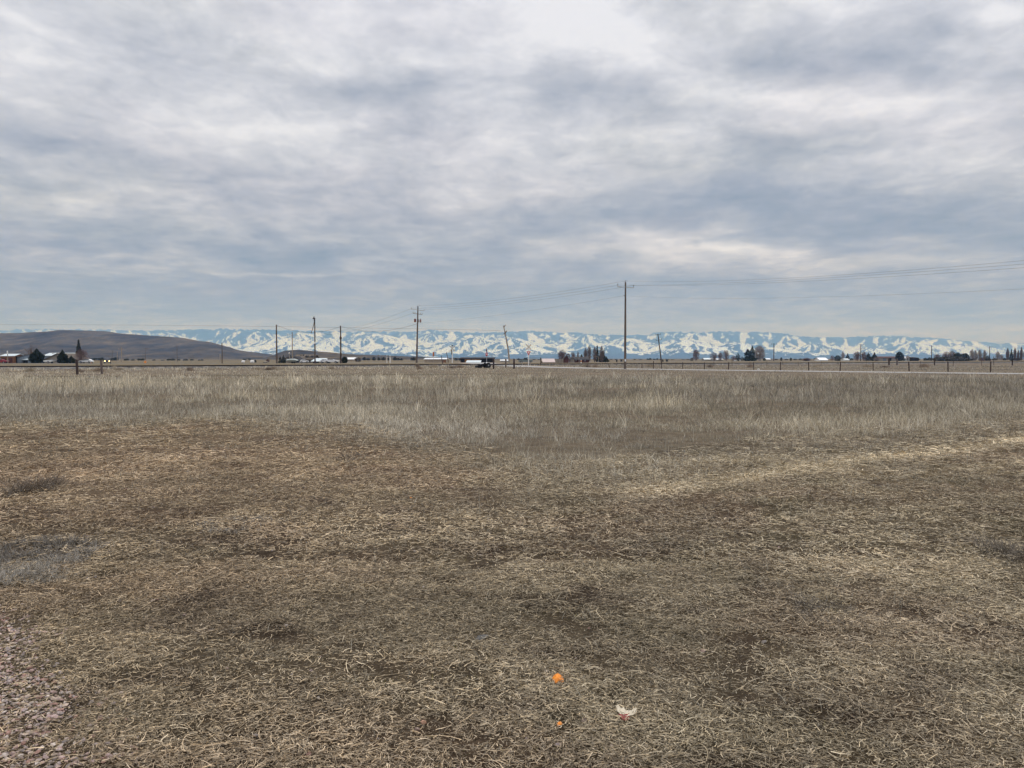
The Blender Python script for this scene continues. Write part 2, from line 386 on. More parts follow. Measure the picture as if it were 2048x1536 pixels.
def mountf(A, X, Yv):
    Yc = 20000.0
    Hc = (HOR - np.interp(A, tana(cpx), cpy)) / F
    wx = 380 * fbm(X / 2300, Yv / 2300, 11, 3); wy = 380 * fbm(X / 2300, Yv / 2300, 17, 3)
    Xw, Yw = X + wx, Yv + wy
    h = np.full(X.shape, 0.0); sn = np.full(X.shape, .3); ge = np.zeros(X.shape)
    r2 = ridged((X + wx * .5) / 520, (Yv + wy * .5) / 700, 201, 4, .55)
    for (px_, py_, hk, sl, sd, st_) in PK:
        sel = (np.abs(X - px_) < 3300) & (np.abs(Yv - py_) < 4200)
        dx_ = Xw[sel] - px_; dy_ = (Yw[sel] - py_) / st_; r = np.hypot(dx_, dy_) + 1
        th = np.arctan2(dy_, dx_)
        H0 = hk * float(np.interp(px_ / py_, tana(cpx), (HOR - np.array(cpy)) / F)) * min(py_, 20000) - 20
        spur = 0.0
        for q, (k, am) in enumerate(((3, .42), (7, .26), (15, .14))):
            ph = (sd * (q + 1) * .37) % 6.28
            tri = np.abs(((th * k + ph + .6 * np.sin(r / 420.0 + ph)) / np.pi) % 2 - 1)
            spur = spur + am * tri * (1 - np.exp(-r / (900.0 / k * 1.6)))
        hh = H0 - sl * r * (.62 + spur) + 15
        st2 = fbm(th * 4.2 + sd, r / 1500 + sd * .13, sd % 97, 4, .55) + .8 * fbm(th * 17 + sd, r / 600, sd % 89, 3, .6)
        spot = fbm(X[sel] / 230, Yv[sel] / 500, sd % 83, 4, .6)
        s_ = .50 + .24 * np.cos(th + .3) + .80 * st2 + .45 * spot
        hh = hh + 38 * st2 * (1 - np.exp(-r / 500))
        up_ = hh > h[sel]
        tmp = sn[sel]; tmp[up_] = s_[up_]; sn[sel] = tmp
        h[sel] = np.maximum(h[sel], hh)
    e = sstep(Yv, 18300, 20000)
    hc = Hc * 20000 * e * (.84 + .18 * r2); up_ = hc > h
    sn = np.where(up_, .44 + .75 * fbm((A * 20000 + .5 * hc * np.sign(perlin(A * 9, 0 * A, 73))) / 230, hc / 330, 71, 5, .62) + .35 * fbm(A * 14, hc / 400, 75, 2), sn)
    h = np.maximum(h, hc)
    h = np.minimum(h, Hc * Yv * 1.0 + 0 * h)
    h = h + (r2 - .5) * 60 * sstep(h, 20, 200) * (1 - .8 * e)
    foot = 75 * sstep(Yv, 9600, 12500) * (.3 + .9 * ridged(X / 2300 + 9, Yv / 2000, 301, 4))
    up_ = foot > h; sn = np.where(up_, .42 + .8 * fbm(X / 420, Yv / 900, 79, 4), sn); h = np.maximum(h, foot)
    h = np.minimum(h, Hc * Yv)
    rel_ = h / (Hc * 20000)
    sn = sn + .42 * fbm(A * 20000 / 150, h / 95, 85, 4, .65) - .36 * sstep(rel_, .82, .98) - .75 * (1 - sstep(h + 60 * fbm(X / 900, Yv / 900, 81, 3), 35, 120)) + .12 * sstep(rel_, .15, .3) * (1 - sstep(rel_, .5, .75))
    global SNOW; SNOW = sn
    return h * (1 - sstep(Yv, Yc + 600, 25000) * .8) * sstep(Yv, 9300, 10200) - 3
m = bpy.data.materials.new('snowy_mountain'); m.use_nodes = True
b = NB(m.node_tree); bs = b.n['Principled BSDF']; geo = b.node('ShaderNodeNewGeometry'); pos = geo.outputs['Position']
sp = b.node('ShaderNodeSeparateXYZ'); b.link(geo.outputs['Normal'], sp.inputs[0]); spp = b.node('ShaderNodeSeparateXYZ'); b.link(pos, spp.inputs[0])
at = b.node('ShaderNodeAttribute', attribute_name='tint')       # snow depth, from the layout of the spurs and gullies
sa = b.node('ShaderNodeSeparateColor'); b.link(at.outputs[0], sa.inputs[0])
nb_ = b.noise(b.mapping(pos, (0, 0, 0), (0, 0, 0), (1, .3, 1.3)), .012, 6, .68)
s = b.math('MULTIPLY_ADD', b.math('SUBTRACT', nb_, .5), 1.15, sa.outputs[0])
snow = b.smooth(s, .46, .74)
n3 = b.noise(pos, .02, 5, .7)
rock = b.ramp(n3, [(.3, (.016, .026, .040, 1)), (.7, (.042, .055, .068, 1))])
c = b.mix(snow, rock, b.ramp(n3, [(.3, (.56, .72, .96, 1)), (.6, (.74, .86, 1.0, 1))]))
b.link(c, bs.inputs['Base Color']); bs.inputs['Roughness'].default_value = .9; bs.inputs['Specular IOR Level'].default_value = .1
o = fan('snowy_mountains', -1.06, 1.06, 1750, 9400, 24000, 360, mountf, m, True); tag(o, kind='structure')
ca = o.data.attributes.new('tint', 'FLOAT_COLOR', 'POINT'); q = np.ones((SNOW.size, 4), np.float32); q[:, :3] = np.clip(SNOW, 0, 1).reshape(-1, 1); ca.data.foreach_set('color', q.ravel())
# ------------------------------------------------------------------ dry grass, litter and stones
def ribbons(C0, wd, nseg, col, tip=.25, tipcol=1.12):
    """C0: (N, nseg+1, 3) centre lines, wd: (N,3) half-width vectors"""
    N, K, _ = C0.shape
    taper = np.linspace(1, tip, K)[None, :, None]
    off = wd[:, None, :] * taper
    V = np.stack([C0 - off, C0 + off], 2).reshape(-1, 3)
    base_ = (np.arange(N) * K * 2)[:, None] + (np.arange(nseg) * 2)[None, :]
    Fq = np.stack([base_, base_ + 1, base_ + 3, base_ + 2], -1).reshape(-1, 4)
    cc = np.repeat(col[:, None, :], K * 2, 1) * np.linspace(1, tipcol, K).repeat(2)[None, :, None]
    return V, Fq, cc.reshape(-1, 3)
def lying(x, y, L, wdt, col, nseg=2, lift=.02, curl=1.0, seed=0):
    r = np.random.default_rng(seed); N = len(x)
    th = r.uniform(0, 2 * np.pi, N); k = r.normal(0, curl, N)
    z0 = zground(x, y) + r.exponential(lift, N) + .002
    pitch = r.normal(0, .16, N)
    pts = [np.stack([x, y, z0], 1)]
    for s in range(nseg):
        a = th + k * (s + .5) / nseg
        st = L / nseg
        prev = pts[-1]
        dz_ = st * (pitch - .10 * s)
        pts.append(prev + np.stack([np.cos(a) * st, np.sin(a) * st, dz_], 1))
    Cc = np.stack(pts, 1)
    Cc[:, :, 2] = np.maximum(Cc[:, :, 2], zground(Cc[:, :, 0], Cc[:, :, 1]) + .001)
    roll = r.normal(0, .7, N)
    am = th + k * .5
    wv_ = np.stack([-np.sin(am) * np.cos(roll), np.cos(am) * np.cos(roll), np.sin(roll)], 1) * (wdt * .5)[:, None]
    return ribbons(Cc, wv_, nseg, col, .45, 1.0)
def standing(x, y, L, wdt, col, nseg=3, lean=.35, seed=0, wind=(.0, 0)):
    r = np.random.default_rng(seed); N = len(x)
    th = r.uniform(0, 2 * np.pi, N); ln = np.abs(r.normal(0, lean, N)) + .05
    z0 = zground(x, y) - .005
    s = np.linspace(0, 1, nseg + 1)[None, :]
    bend = ln[:, None] * L[:, None] * (s * .45 + s ** 2 * .55 * r.uniform(.6, 2.2, N)[:, None])
    X = x[:, None] + np.cos(th)[:, None] * bend + wind[0] * L[:, None] * s
    Y_ = y[:, None] + np.sin(th)[:, None] * bend + wind[1] * L[:, None] * s
    up = L[:, None] * s * (1 - .30 * np.minimum(1.6, ln[:, None]) * s)
    Cc = np.stack([X, Y_, z0[:, None] + up], 2)
    wa = r.normal(0, .6, N)
    wv_ = np.stack([np.cos(wa), np.sin(wa), 0 * wa], 1) * (wdt * .5)[:, None]
    return ribbons(Cc, wv_, nseg, col, .25, 1.10)
def merge(parts):
    Vs, Fs, Cs = [], [], []; o_ = 0
    for V, Fq, c in parts:
        Vs.append(V); Fs.append(Fq + o_); Cs.append(c); o_ += len(V)
    return np.concatenate(Vs), np.concatenate(Fs), np.concatenate(Cs)
def scatter(n, y0, y1, margin=.12, power=1.0, seed=0, extra=.6):
    """points in the ground wedge seen by the camera (plus a margin); power<2 thins them with distance"""
    r = np.random.default_rng(seed)
    u = r.uniform(0, 1, n)
    e_ = power
    y = (y0 ** e_ + u * (y1 ** e_ - y0 ** e_)) ** (1 / e_) if e_ > 0 else y0 * (y1 / y0) ** u
    hw_ = y * (.668 + margin) + extra
    return r.uniform(-1, 1, n) * hw_, y
def pale(n, seed, lo=.12, hi=.46, p=1.6):
    r = np.random.default_rng(seed)
    v = lo + (hi - lo) * r.uniform(0, 1, n) ** p
    warm = r.uniform(0, 1, n)[:, None]
    base_ = np.array([.98, .85, .61]) * warm + np.array([.97, .915, .755]) * (1 - warm)
    return base_ * v[:, None]

parts = []
def litter(n, y0, y1, power, L, wdt, seed, nseg=2, lift=.012, curl=1.0, lo=.10, hi=.42, keep=None, p=1.6):
    n = int(n * 1.22)
    x, y = scatter(n, y0, y1, power=power, seed=seed, extra=1.7)
    r = np.random.default_rng(seed + 1)
    yb = ybound(x) + perlin(x * .5, y * .5, 5) * 1.0
    k_ = fbm(x * 1.1, y * 1.4, 131, 4)                       # mats of straw and bare gaps
    k2 = fbm(x * 3.1, y * 3.8, 141, 3)
    pr = .71 + .60 * k_ + .52 * k2
    trk = track_w(x, y)
    pr = pr + .7 * trk
    grv = sstep(gravel_w(x, y), .2, .8); pr = pr * (1 - .72 * grv)
    sel = (r.uniform(0, 1, n) < np.clip(pr, .10, 1)) & (y < yb + 3.0)
    x, y = x[sel], y[sel]; m_ = len(x)
    Lr = L[0] + (L[1] - L[0]) * r.uniform(0, 1, m_) ** 2.2
    wr = r.uniform(wdt[0], wdt[1], m_)
    z_ = zone_color(x, y); zn = z_ / z_.mean(axis=1, keepdims=True)
    c_ = 1.62 * pale(m_, seed + 2, lo, hi, p) * (.68 + .32 * zn) * (.80 + .9 * np.clip(z_.mean(axis=1, keepdims=True) - .08, 0, .2) / .1 * .35)
    lw = sstep(-x, -1.5, 3.0)[:, None]; c_ = c_ * (1 - lw + lw * np.array([1.02, .975, .935]))
    c_ *= ((1 + .36 * trk[sel]) * (1 + .42 * np.clip(fbm(x * .45, y * .75, 135, 4), -.6, .8)))[:, None]
    parts.append(lying(x, y, Lr, wr, c_, nseg, lift, curl, seed + 3))
def gravel_w(x, y):
    """1 inside the pink gravel at the lower left"""
    lx = np.interp(y, [0, 2.4, 3.0, 3.8, 4.6, 5.4, 6.2, 7], [-1.15, -1.35, -1.60, -2.15, -2.85, -3.9, -6.5, -12])
    return sstep(lx - x + perlin(x * 2.1, y * 2.1, 8) * .28, -.18, .42)
litter(340000, 2.2, 6.0, 1.4, (.012, .075), (.0018, .0044), 1000, 2, .011, 1.0, .09, .50)
litter(330000, 2.3, 6.0, 1.5, (.008, .04), (.0018, .0045), 1100, 1, .008, .6, .06, .36)
litter(300000, 5.5, 12.5, 1.5, (.025, .10), (.0032, .0066), 1200, 2, .014, 1.2, .10, .48)
litter(120000, 10, 24, 1.5, (.06, .22), (.007, .013), 1300, 2, .018, 1.0, .12, .44)
litter(4600, 2.3, 12, 1.3, (.08, .28), (.0026, .0050), 1400, 5, .018, 1.4, .22, .50, p=1.0)
V, Fq, c_ = merge(parts)
o = mesh_np('straw_litter', V, Fq, M_blade, c_); tag(o, kind='stuff')

# little upright stubble and mossy tufts amid the litter
parts = []
x, y = scatter(26000, 2.3, 20, power=1.2, seed=2000); r = np.random.default_rng(2001)
yb = ybound(x); k_ = fbm(x * .8, y * .9, 161, 4)
sel = (y < yb + 1) & (r.uniform(0, 1, len(x)) < np.clip(.45 + 1.3 * k_ + .25 * sstep(x, 0, 5), .05, 1)) & (gravel_w(x, y) < .3)
x, y = x[sel], y[sel]; n_ = len(x)
parts.append(standing(x, y, r.uniform(.012, .06, n_) * (1 + y / 14), .0024 + .0007 * y * r.uniform(.6, 1.1, n_), pale(n_, 2002, .10, .40), 2, 1.0, 2003))
x, y = scatter(30000, 2.3, 16, power=1.2, seed=2010); r = np.random.default_rng(2011)
k_ = fbm(x * 1.6, y * 1.7, 171, 3); sel = (k_ > .28) & (y < ybound(x)) & (gravel_w(x, y) < .5)
x, y = x[sel], y[sel]; n_ = len(x)
mc = np.array([.120, .105, .035])[None] * r.uniform(.5, 1.7, n_)[:, None]
parts.append(standing(x, y, r.uniform(.008, .03, n_), .003 + .0006 * y, mc, 1, 1.2, 2013))
V, Fq, c_ = merge(parts)
o = mesh_np('grass_stubble', V, Fq, M_blade, c_); tag(o, kind='stuff')

# standing dry grass of the pasture
parts = []
def field(n, y0, y1, power, L, wk, seed, nseg, lo, hi, tuft=7, lean=.35, dens=1.0, spread=.09):
    nt = n // tuft
    x, y = scatter(nt, y0, y1, power=power, seed=seed, extra=2.0); r = np.random.default_rng(seed + 1)
    yb = ybound(x) + perlin(x * .5, y * .5, 5) * np.where(x > .6, .35, 1.0) + perlin(x * 1.7, y * 1.7, 15) * np.where(x > .6, .3, 1.1)
    k_ = fbm(x * .16, y * .20, 181, 4); k2 = fbm(x * .9, y * .9, 191, 3)
    pr = (.10 + .90 * sstep(y, yb - .8, yb + 3.6)) * sstep(y, yb - 1.6, yb - .5) * np.clip(.56 + .6 * k_ + .9 * k2, .18, 1)
    # verge beyond the field, thin on the worn strip and off the road and ballast
    pr = pr * (1 - .9 * np.exp(-((y - (79 + x * .28)) / 2.4) ** 2))
    rdd = rail_d(x, y); pr = pr * (rdd < -4.2)
    dr = road_dist(x, y); pr = pr * (dr > 3.6)
    sel = r.uniform(0, 1, nt) < pr * dens
    x, y, k_ = x[sel], y[sel], k_[sel]
    hs = r.uniform(.55, 1.25, len(x)) * (1 + .5 * np.clip(k_, -.6, .8)) * (.64 + .36 * sstep(y, 14, 34)) * (1 + .25 * sstep(rail_d(x, y), -26, -16) * (x < 25)) * (1 - .5 * sstep(y, 58, 78) * (1 - .8 * sstep(rail_d(x, y), -26, -18)))
    cs = r.uniform(.66, 1.3, len(x)) * (1 + .5 * np.clip(k_, -.5, .7)) * (1 + .18 * np.clip(-x / 20, -1, 1))
    gr = np.clip(fbm(x * .07, y * .1, 222, 3) + .3 + .5 * sstep(x, -5, 25), 0, 1)
    x = np.repeat(x, tuft); y = np.repeat(y, tuft); hs = np.repeat(hs, tuft); cs = np.repeat(cs, tuft); gr = np.repeat(gr, tuft)
    m_ = len(x); sp_ = spread * (1 + y / 25)
    x = x + r.normal(0, 1, m_) * sp_; y = y + r.normal(0, 1, m_) * sp_
    Lr = (L[0] + (L[1] - L[0]) * r.uniform(0, 1, m_) ** 1.5) * hs
    c_ = pale(m_, seed + 2, lo, hi, 1.2) * cs[:, None]
    gcol = c_.mean(axis=1, keepdims=True) * np.array([1.03, .99, .90])
    c_ = 1.48 * (c_ * (1 - .45 * gr[:, None]) + gcol * .95 * .45 * gr[:, None])
    parts.append(standing(x, y, Lr, wk * y * r.uniform(.55, 1.3, m_), c_, nseg, lean, seed + 3))
RP = np.array(road_pts, float)
def road_dist(x, y):
    d = np.full(np.shape(x), 1e9)
    for a, c in zip(RP[:-1], RP[1:]):
        v = c - a; t = np.clip(((x - a[0]) * v[0] + (y - a[1]) * v[1]) / (v @ v), 0, 1)
        d = np.minimum(d, np.hypot(x - a[0] - t * v[0], y - a[1] - t * v[1]))
    return d
field(230000, 8, 26, 1.3, (.06, .24), .00050, 3000, 3, .17, .44, 9, .65, 1.0, .06)
field(34000, 9, 30, 1.3, (.15, .36), .00038, 3100, 4, .20, .48, 5, .40, 1.0, .05)
field(190000, 20, 58, 1.3, (.12, .40), .00050, 3200, 3, .13, .42, 8, .30, 1.0)
field(150000, 50, 175, 1.2, (.10, .34), .00055, 3300, 2, .16, .46, 7, .30, 1.0, .12)
field(30000, 13, 62, 1.3, (.30, .62), .00040, 3350, 4, .30, .60, 13, .42, .5, .05)
# a few stray stalks in front of the boundary
x, y = scatter(420, 6, 15, power=1.5, seed=3400); r = np.random.default_rng(3401); sel = (x > -1) | (r.uniform(0, 1, 420) < .2); x, y = x[sel], y[sel]; n_ = len(x)
parts.append(standing(x, y, r.uniform(.10, .34, n_), .0007 * y, pale(n_, 3402, .25, .5), 5, .5, 3403))
V, Fq, c_ = merge(parts)
print('grass quads', len(Fq))
o = mesh_np('dry_grass', V, Fq, M_blade, c_); tag(o, kind='stuff')

# stones
def stones(name, x, y, size, col, mat, seed, flat=.55, sink=.3):
    """irregular little rocks, one mesh"""
    r = np.random.default_rng(seed)
    t_ = (1 + 5 ** .5) / 2
    B = np.array([(-1, t_, 0), (1, t_, 0), (-1, -t_, 0), (1, -t_, 0), (0, -1, t_), (0, 1, t_), (0, -1, -t_), (0, 1, -t_), (t_, 0, -1), (t_, 0, 1), (-t_, 0, -1), (-t_, 0, 1)]) / 1.9
    Fi = np.array([(0, 11, 5), (0, 5, 1), (0, 1, 7), (0, 7, 10), (0, 10, 11), (1, 5, 9), (5, 11, 4), (11, 10, 2), (10, 7, 6), (7, 1, 8), (3, 9, 4), (3, 4, 2), (3, 2, 6), (3, 6, 8), (3, 8, 9), (4, 9, 5), (2, 4, 11), (6, 2, 10), (8, 6, 7), (9, 8, 1)])
    N = len(x)
    J = 1 + r.uniform(-.32, .32, (N, 12, 1)); Vv = B[None] * J
    Vv = Vv * np.stack([r.uniform(.8, 1.5, N), r.uniform(.6, 1.1, N), r.uniform(.5, 1.0, N) * flat * 1.3], 1)[:, None, :]
    a = r.uniform(0, 6.28, N); t2 = r.normal(0, .25, N)
    ca, sa = np.cos(a)[:, None], np.sin(a)[:, None]; ct, st = np.cos(t2)[:, None], np.sin(t2)[:, None]
    X, Y_, Z = Vv[..., 0], Vv[..., 1], Vv[..., 2]
    X, Z = X * ct - Z * st, X * st + Z * ct
    X, Y_ = X * ca - Y_ * sa, X * sa + Y_ * ca
    s_ = size[:, None] * .5
    Vo = np.stack([X * s_ + x[:, None], Y_ * s_ + y[:, None], Z * s_ + (zground(x, y) + size * flat * .5 * (1 - sink * 2))[:, None]], -1).reshape(-1, 3)
    Fo = (Fi[None] + (np.arange(N) * 12)[:, None, None]).reshape(-1, 3)
    return mesh_np(name, Vo, Fo, mat, np.repeat(col, 12, 0))
M_stone = bpy.data.materials.new('stone_tint'); M_stone.use_nodes = True
b = NB(M_stone.node_tree); bs = b.n['Principled BSDF']; at = b.node('ShaderNodeAttribute', attribute_name='tint'); geo = b.node('ShaderNodeNewGeometry')
nn = b.noise(geo.outputs['Position'], 120, 5, .65)
b.link(b.mix(1.0, at.outputs[0], b.ramp(nn, [(.3, (.72, .70, .70, 1)), (.7, (1.2, 1.2, 1.2, 1))]), 'MULTIPLY'), bs.inputs['Base Color']); bs.inputs['Roughness'].default_value = .85
r = np.random.default_rng(41)
n_ = 150000; x = r.uniform(-7.5, -1.2, n_); y = r.uniform(1.5, 8.5, n_)
sel = (r.uniform(0, 1, n_) < gravel_w(x, y)); x, y = x[sel], y[sel]
n_ = len(x); size = .007 + .021 * r.uniform(0, 1, n_) ** 2.4
pal = np.array([(.35, .245, .205), (.32, .235, .21), (.38, .30, .235), (.30, .245, .225), (.42, .36, .31), (.27, .16, .125), (.22, .185, .165)])
col = pal[r.integers(0, len(pal), n_)] * r.uniform(.9, 1.6, (n_, 1))
o = stones('pink_gravel', x, y, size, col, M_stone, 42, .55, .12); tag(o, kind='stuff')
x, y = scatter(1500, 2.3, 13, power=1.2, seed=43); n_ = len(x); r = np.random.default_rng(44)
col = pal[r.integers(0, len(pal), n_)] * r.uniform(.5, 1.1, (n_, 1))
wn_ = np.exp(-np.clip(x + 1.6, 0, 9) / 2.0)
sel = r.uniform(0, 1, n_) < .18 + .8 * wn_
o = stones('scattered_stones', x[sel], y[sel], (.006 + .026 * r.uniform(0, 1, n_) ** 2.5)[sel], col[sel], M_stone, 45, .5, .15); tag(o, kind='stuff')
# ------------------------------------------------------------------ object builders
class MB:
    def __init__(s): s.v = []; s.f = []
    def add(s, V, Fc):
        o_ = len(s.v); s.v += [tuple(p) for p in V]; s.f += [tuple(i + o_ for i in f) for f in Fc]; return s
    def box(s, x0, x1, y0, y1, z0, z1, M=None):
        V = [Vector((x, y, z)) for z in (z0, z1) for y in (y0, y1) for x in (x0, x1)]
        if M: V = [M @ p for p in V]
        return s.add(V, [(0, 2, 3, 1), (4, 5, 7, 6), (0, 1, 5, 4), (2, 6, 7, 3), (0, 4, 6, 2), (1, 3, 7, 5)])
    def tube(s, pts, rad, n=6, cap=True):
        pts = [Vector(p) for p in pts]; rad = rad if isinstance(rad, (list, tuple)) else [rad] * len(pts)
        V = []; 
        for i, p in enumerate(pts):
            d = (pts[min(i + 1, len(pts) - 1)] - pts[max(i - 1, 0)]).normalized()
            up = Vector((0, 0, 1)) if abs(d.z) < .9 else Vector((1, 0, 0))
            a = d.cross(up).normalized(); c = d.cross(a).normalized()
            for k in range(n):
                t = 2 * math.pi * k / n; V.append(p + (a * math.cos(t) + c * math.sin(t)) * rad[i])
        Fc = [(i * n + k, i * n + (k + 1) % n, (i + 1) * n + (k + 1) % n, (i + 1) * n + k) for i in range(len(pts) - 1) for k in range(n)]
        if cap: Fc += [tuple(range(n))[::-1], tuple((len(pts) - 1) * n + k for k in range(n))]
        return s.add(V, Fc)
    def prism(s, prof, y0, y1, axis='y', M=None):
        """extrude a closed (x,z) profile along y"""
        n = len(prof); V = [Vector((x, y0, z)) for x, z in prof] + [Vector((x, y1, z)) for x, z in prof]
        if axis == 'x': V = [Vector((p.y, p.x, p.z)) for p in V]
        if M: V = [M @ p for p in V]
        return s.add(V, [tuple(range(n)), tuple(range(2 * n - 1, n - 1, -1))] + [(i, i + n, (i + 1) % n + n, (i + 1) % n) for i in range(n)])
    def build(s, name, mat, parent=None, bevel=0):
        me = bpy.data.meshes.new(name); me.from_pydata([tuple(p) for p in s.v], [], s.f); me.update()
        import bmesh
        bm = bmesh.new(); bm.from_mesh(me); bmesh.ops.recalc_face_normals(bm, faces=bm.faces)
        if bevel: bmesh.ops.bevel(bm, geom=bm.edges[:], offset=bevel, segments=2, affect='EDGES')
        bm.to_mesh(me); bm.free()
        me.materials.append(mat); o = bpy.data.objects.new(name, me); COL.objects.link(o)
        if parent: o.parent = parent
        return o
def thing(name, loc, label, cat, group=None, rz=0):
    o = bpy.data.objects.new(name, None); COL.objects.link(o); o.location = loc; o.rotation_euler = (0, 0, rz); o.empty_display_size = .3
    return tag(o, label, cat, group)
def base(px, Y): x = XG(px, Y); return Vector((x, Y, zgf(x, Y)))
def hgt(py, Y, px=1024): return P(px, py, Y).z
def rcopy(root, loc, label=None, rz=None, scale=None):
    c = root.copy(); COL.objects.link(c); c.location = loc
    if rz is not None: c.rotation_euler = (0, 0, rz)
    if scale: c.scale = scale
    if label: c['label'] = label
    for ch in list(root.children):
        d_ = ch.copy(); COL.objects.link(d_); d_.parent = c
        for g in ch.children:
            e_ = g.copy(); COL.objects.link(e_); e_.parent = d_
    return c

M_pole = pmat('weathered_pole_wood', (.115, .090, .075), .9, var=.2, scale=2.0, stretch=(6, 6, .4), bump=.3)
M_polelight = pmat('pale_pole_wood', (.30, .26, .22), .9, var=.15, scale=2.0, stretch=(6, 6, .4), bump=.3)
M_poledark = pmat('creosoted_wood', (.055, .036, .030), .9, var=.2, scale=2.0, stretch=(6, 6, .4), bump=.3)
M_postgrey = pmat('grey_post_wood', (.14, .115, .105), .9, var=.2, scale=3.0, stretch=(6, 6, .4), bump=.4)
M_greymetal = pmat('galvanised_metal', (.35, .36, .37), .45, .6, var=.08)
M_insul = pmat('insulator_grey', (.25, .27, .29), .4, var=.1)
M_wire = pmat('wire_aluminium', (.10, .105, .11), .6, var=.05)
M_cable = pmat('cable_black', (.05, .055, .06), .7, var=.05)
M_rust = pmat('rusty_transformer', (.16, .035, .018), .7, var=.25, scale=5)
M_white = pmat('white_paint', (.78, .78, .76), .5, var=.04)
M_tanwall = pmat('tan_siding', (.33, .275, .215), .85, var=.08, scale=1.2)
M_beige = pmat('beige_siding', (.30, .27, .235), .85, var=.06, scale=1.2)
M_metalroof = pmat('pale_metal_roof', (.60, .67, .68), .4, var=.05, scale=.8)
M_whiteroof = pmat('white_metal_roof', (.85, .87, .88), .4, var=.03, scale=.8)
M_brownroof = pmat('brown_shingle_roof', (.135, .112, .088), .95, var=.18, scale=2)
M_darkroof = pmat('dark_roof', (.035, .033, .035), .9, var=.2, scale=2)
M_barnwood = pmat('barn_boards', (.22, .105, .050), .85, var=.2, scale=2, stretch=(4, 4, .3))
M_bluegrey = pmat('blue_grey_siding', (.16, .19, .23), .8, var=.1, scale=1)
M_dark = pmat('dark_opening', (.012, .012, .014), .8, var=.1)
M_glass = pmat('window_glass', (.03, .035, .045), .15, var=.1, spec=.6)
M_redbrown = pmat('red_brown_siding', (.095, .040, .034), .85, var=.15, scale=1)
M_pinkroof = pmat('pinkish_metal_roof', (.50, .40, .37), .6, var=.06, scale=.6)
M_fence = pmat('pale_fence_boards', (.28, .25, .21), .85, var=.15, scale=2, stretch=(4, 1, .3))
M_tyre = pmat('tyre_rubber', (.018, .018, .018), .85, var=.2)
M_hub = pmat('wheel_metal', (.4, .4, .4), .4, .5, var=.1)
M_carwhite = pmat('white_car_paint', (.75, .76, .77), .25, var=.02, spec=.5)
M_cardark = pmat('dark_car_paint', (.05, .055, .075), .25, var=.05, spec=.5)
M_carred = pmat('red_paint', (.30, .03, .035), .35, var=.1)
M_silver = pmat('silver_green_paint', (.42, .47, .45), .35, var=.05)
M_orange = pmat('orange_sign', (.85, .27, .02), .6, var=.05)
M_signred = pmat('sign_red', (.50, .015, .03), .5, var=.05)
M_signwhite = pmat('sign_white', (.75, .73, .70), .5, var=.05)
M_steel = pmat('rail_steel', (.022, .017, .016), .55, .2, var=.2, scale=1)
M_fol = pmat('conifer_foliage', (.014, .024, .012), .9, var=.3, scale=.9, color2=(.036, .050, .026))
M_fol2 = pmat('juniper_foliage', (.022, .030, .016), .9, var=.3, scale=.9, color2=(.055, .062, .038))
M_bark = pmat('bark', (.16, .125, .11), .9, var=.2, scale=2)
M_barkpink = pmat('twig_mauve', (.17, .115, .105), .9, var=.2, scale=2)
M_barkpale = pmat('bark_pale', (.26, .215, .185), .9, var=.2, scale=2)
M_brush = pmat('brush_grey', (.12, .10, .08), .9, var=.25, scale=1.5)
M_hedge = pmat('hedge_grey_green', (.075, .070, .055), .9, var=.25, scale=.7)

# --------------------------------------------------------------- poles
def pole(name, px, Y, ytop, label, cat='utility pole', group=None, mat=None, r0=.17, r1=.11, arms=(), lean=0.0, ybase=None, rz=0.0):
    """arms: (y pixel, width in px, insulator heights, skew px)"""
    p0 = base(px, Y); top = P(px, ytop, Y); h = top.z - p0.z
    t = thing(name, p0, label, cat, group); mat = mat or M_pole
    sh = lean * Y / F
    m_ = MB(); n = 8
    m_.tube([(sh * k / n, 0, -0.3 * (k == 0) + h * k / n) for k in range(n + 1)], [r0 + (r1 - r0) * k / n for k in range(n + 1)], 10); m_.build('shaft', mat, t)
    for (ya, wpx, ins, sk) in arms:
        z = P(px, ya, Y).z - p0.z; xc = sh * z / h; hw_ = wpx * Y / F / 2; s2 = sk * Y / F / 2
        a = MB(); a.tube([(xc - hw_, -r1 - .05, z + s2), (xc + hw_, -r1 - .05, z - s2)], .055, 4); ao = a.build('crossarm', M_greymetal if ins == 'metal' else mat, t)
        for f in ((-.95, .95) if ins != 'four' else (-.95, -.55, .55, .95)):
            i_ = MB(); x = xc + hw_ * f; zz_ = z - s2 * f
            i_.tube([(x, -r1 - .05, zz_), (x, -r1 - .05, zz_ + .20)], [.02, .03], 6); i_.tube([(x, -r1 - .05, zz_ + .18), (x, -r1 - .05, zz_ + .30), (x, -r1 - .05, zz_ + .42)], [.06, .085, .05], 8)
            i_.build('insulator', M_insul, ao)
    return t, h

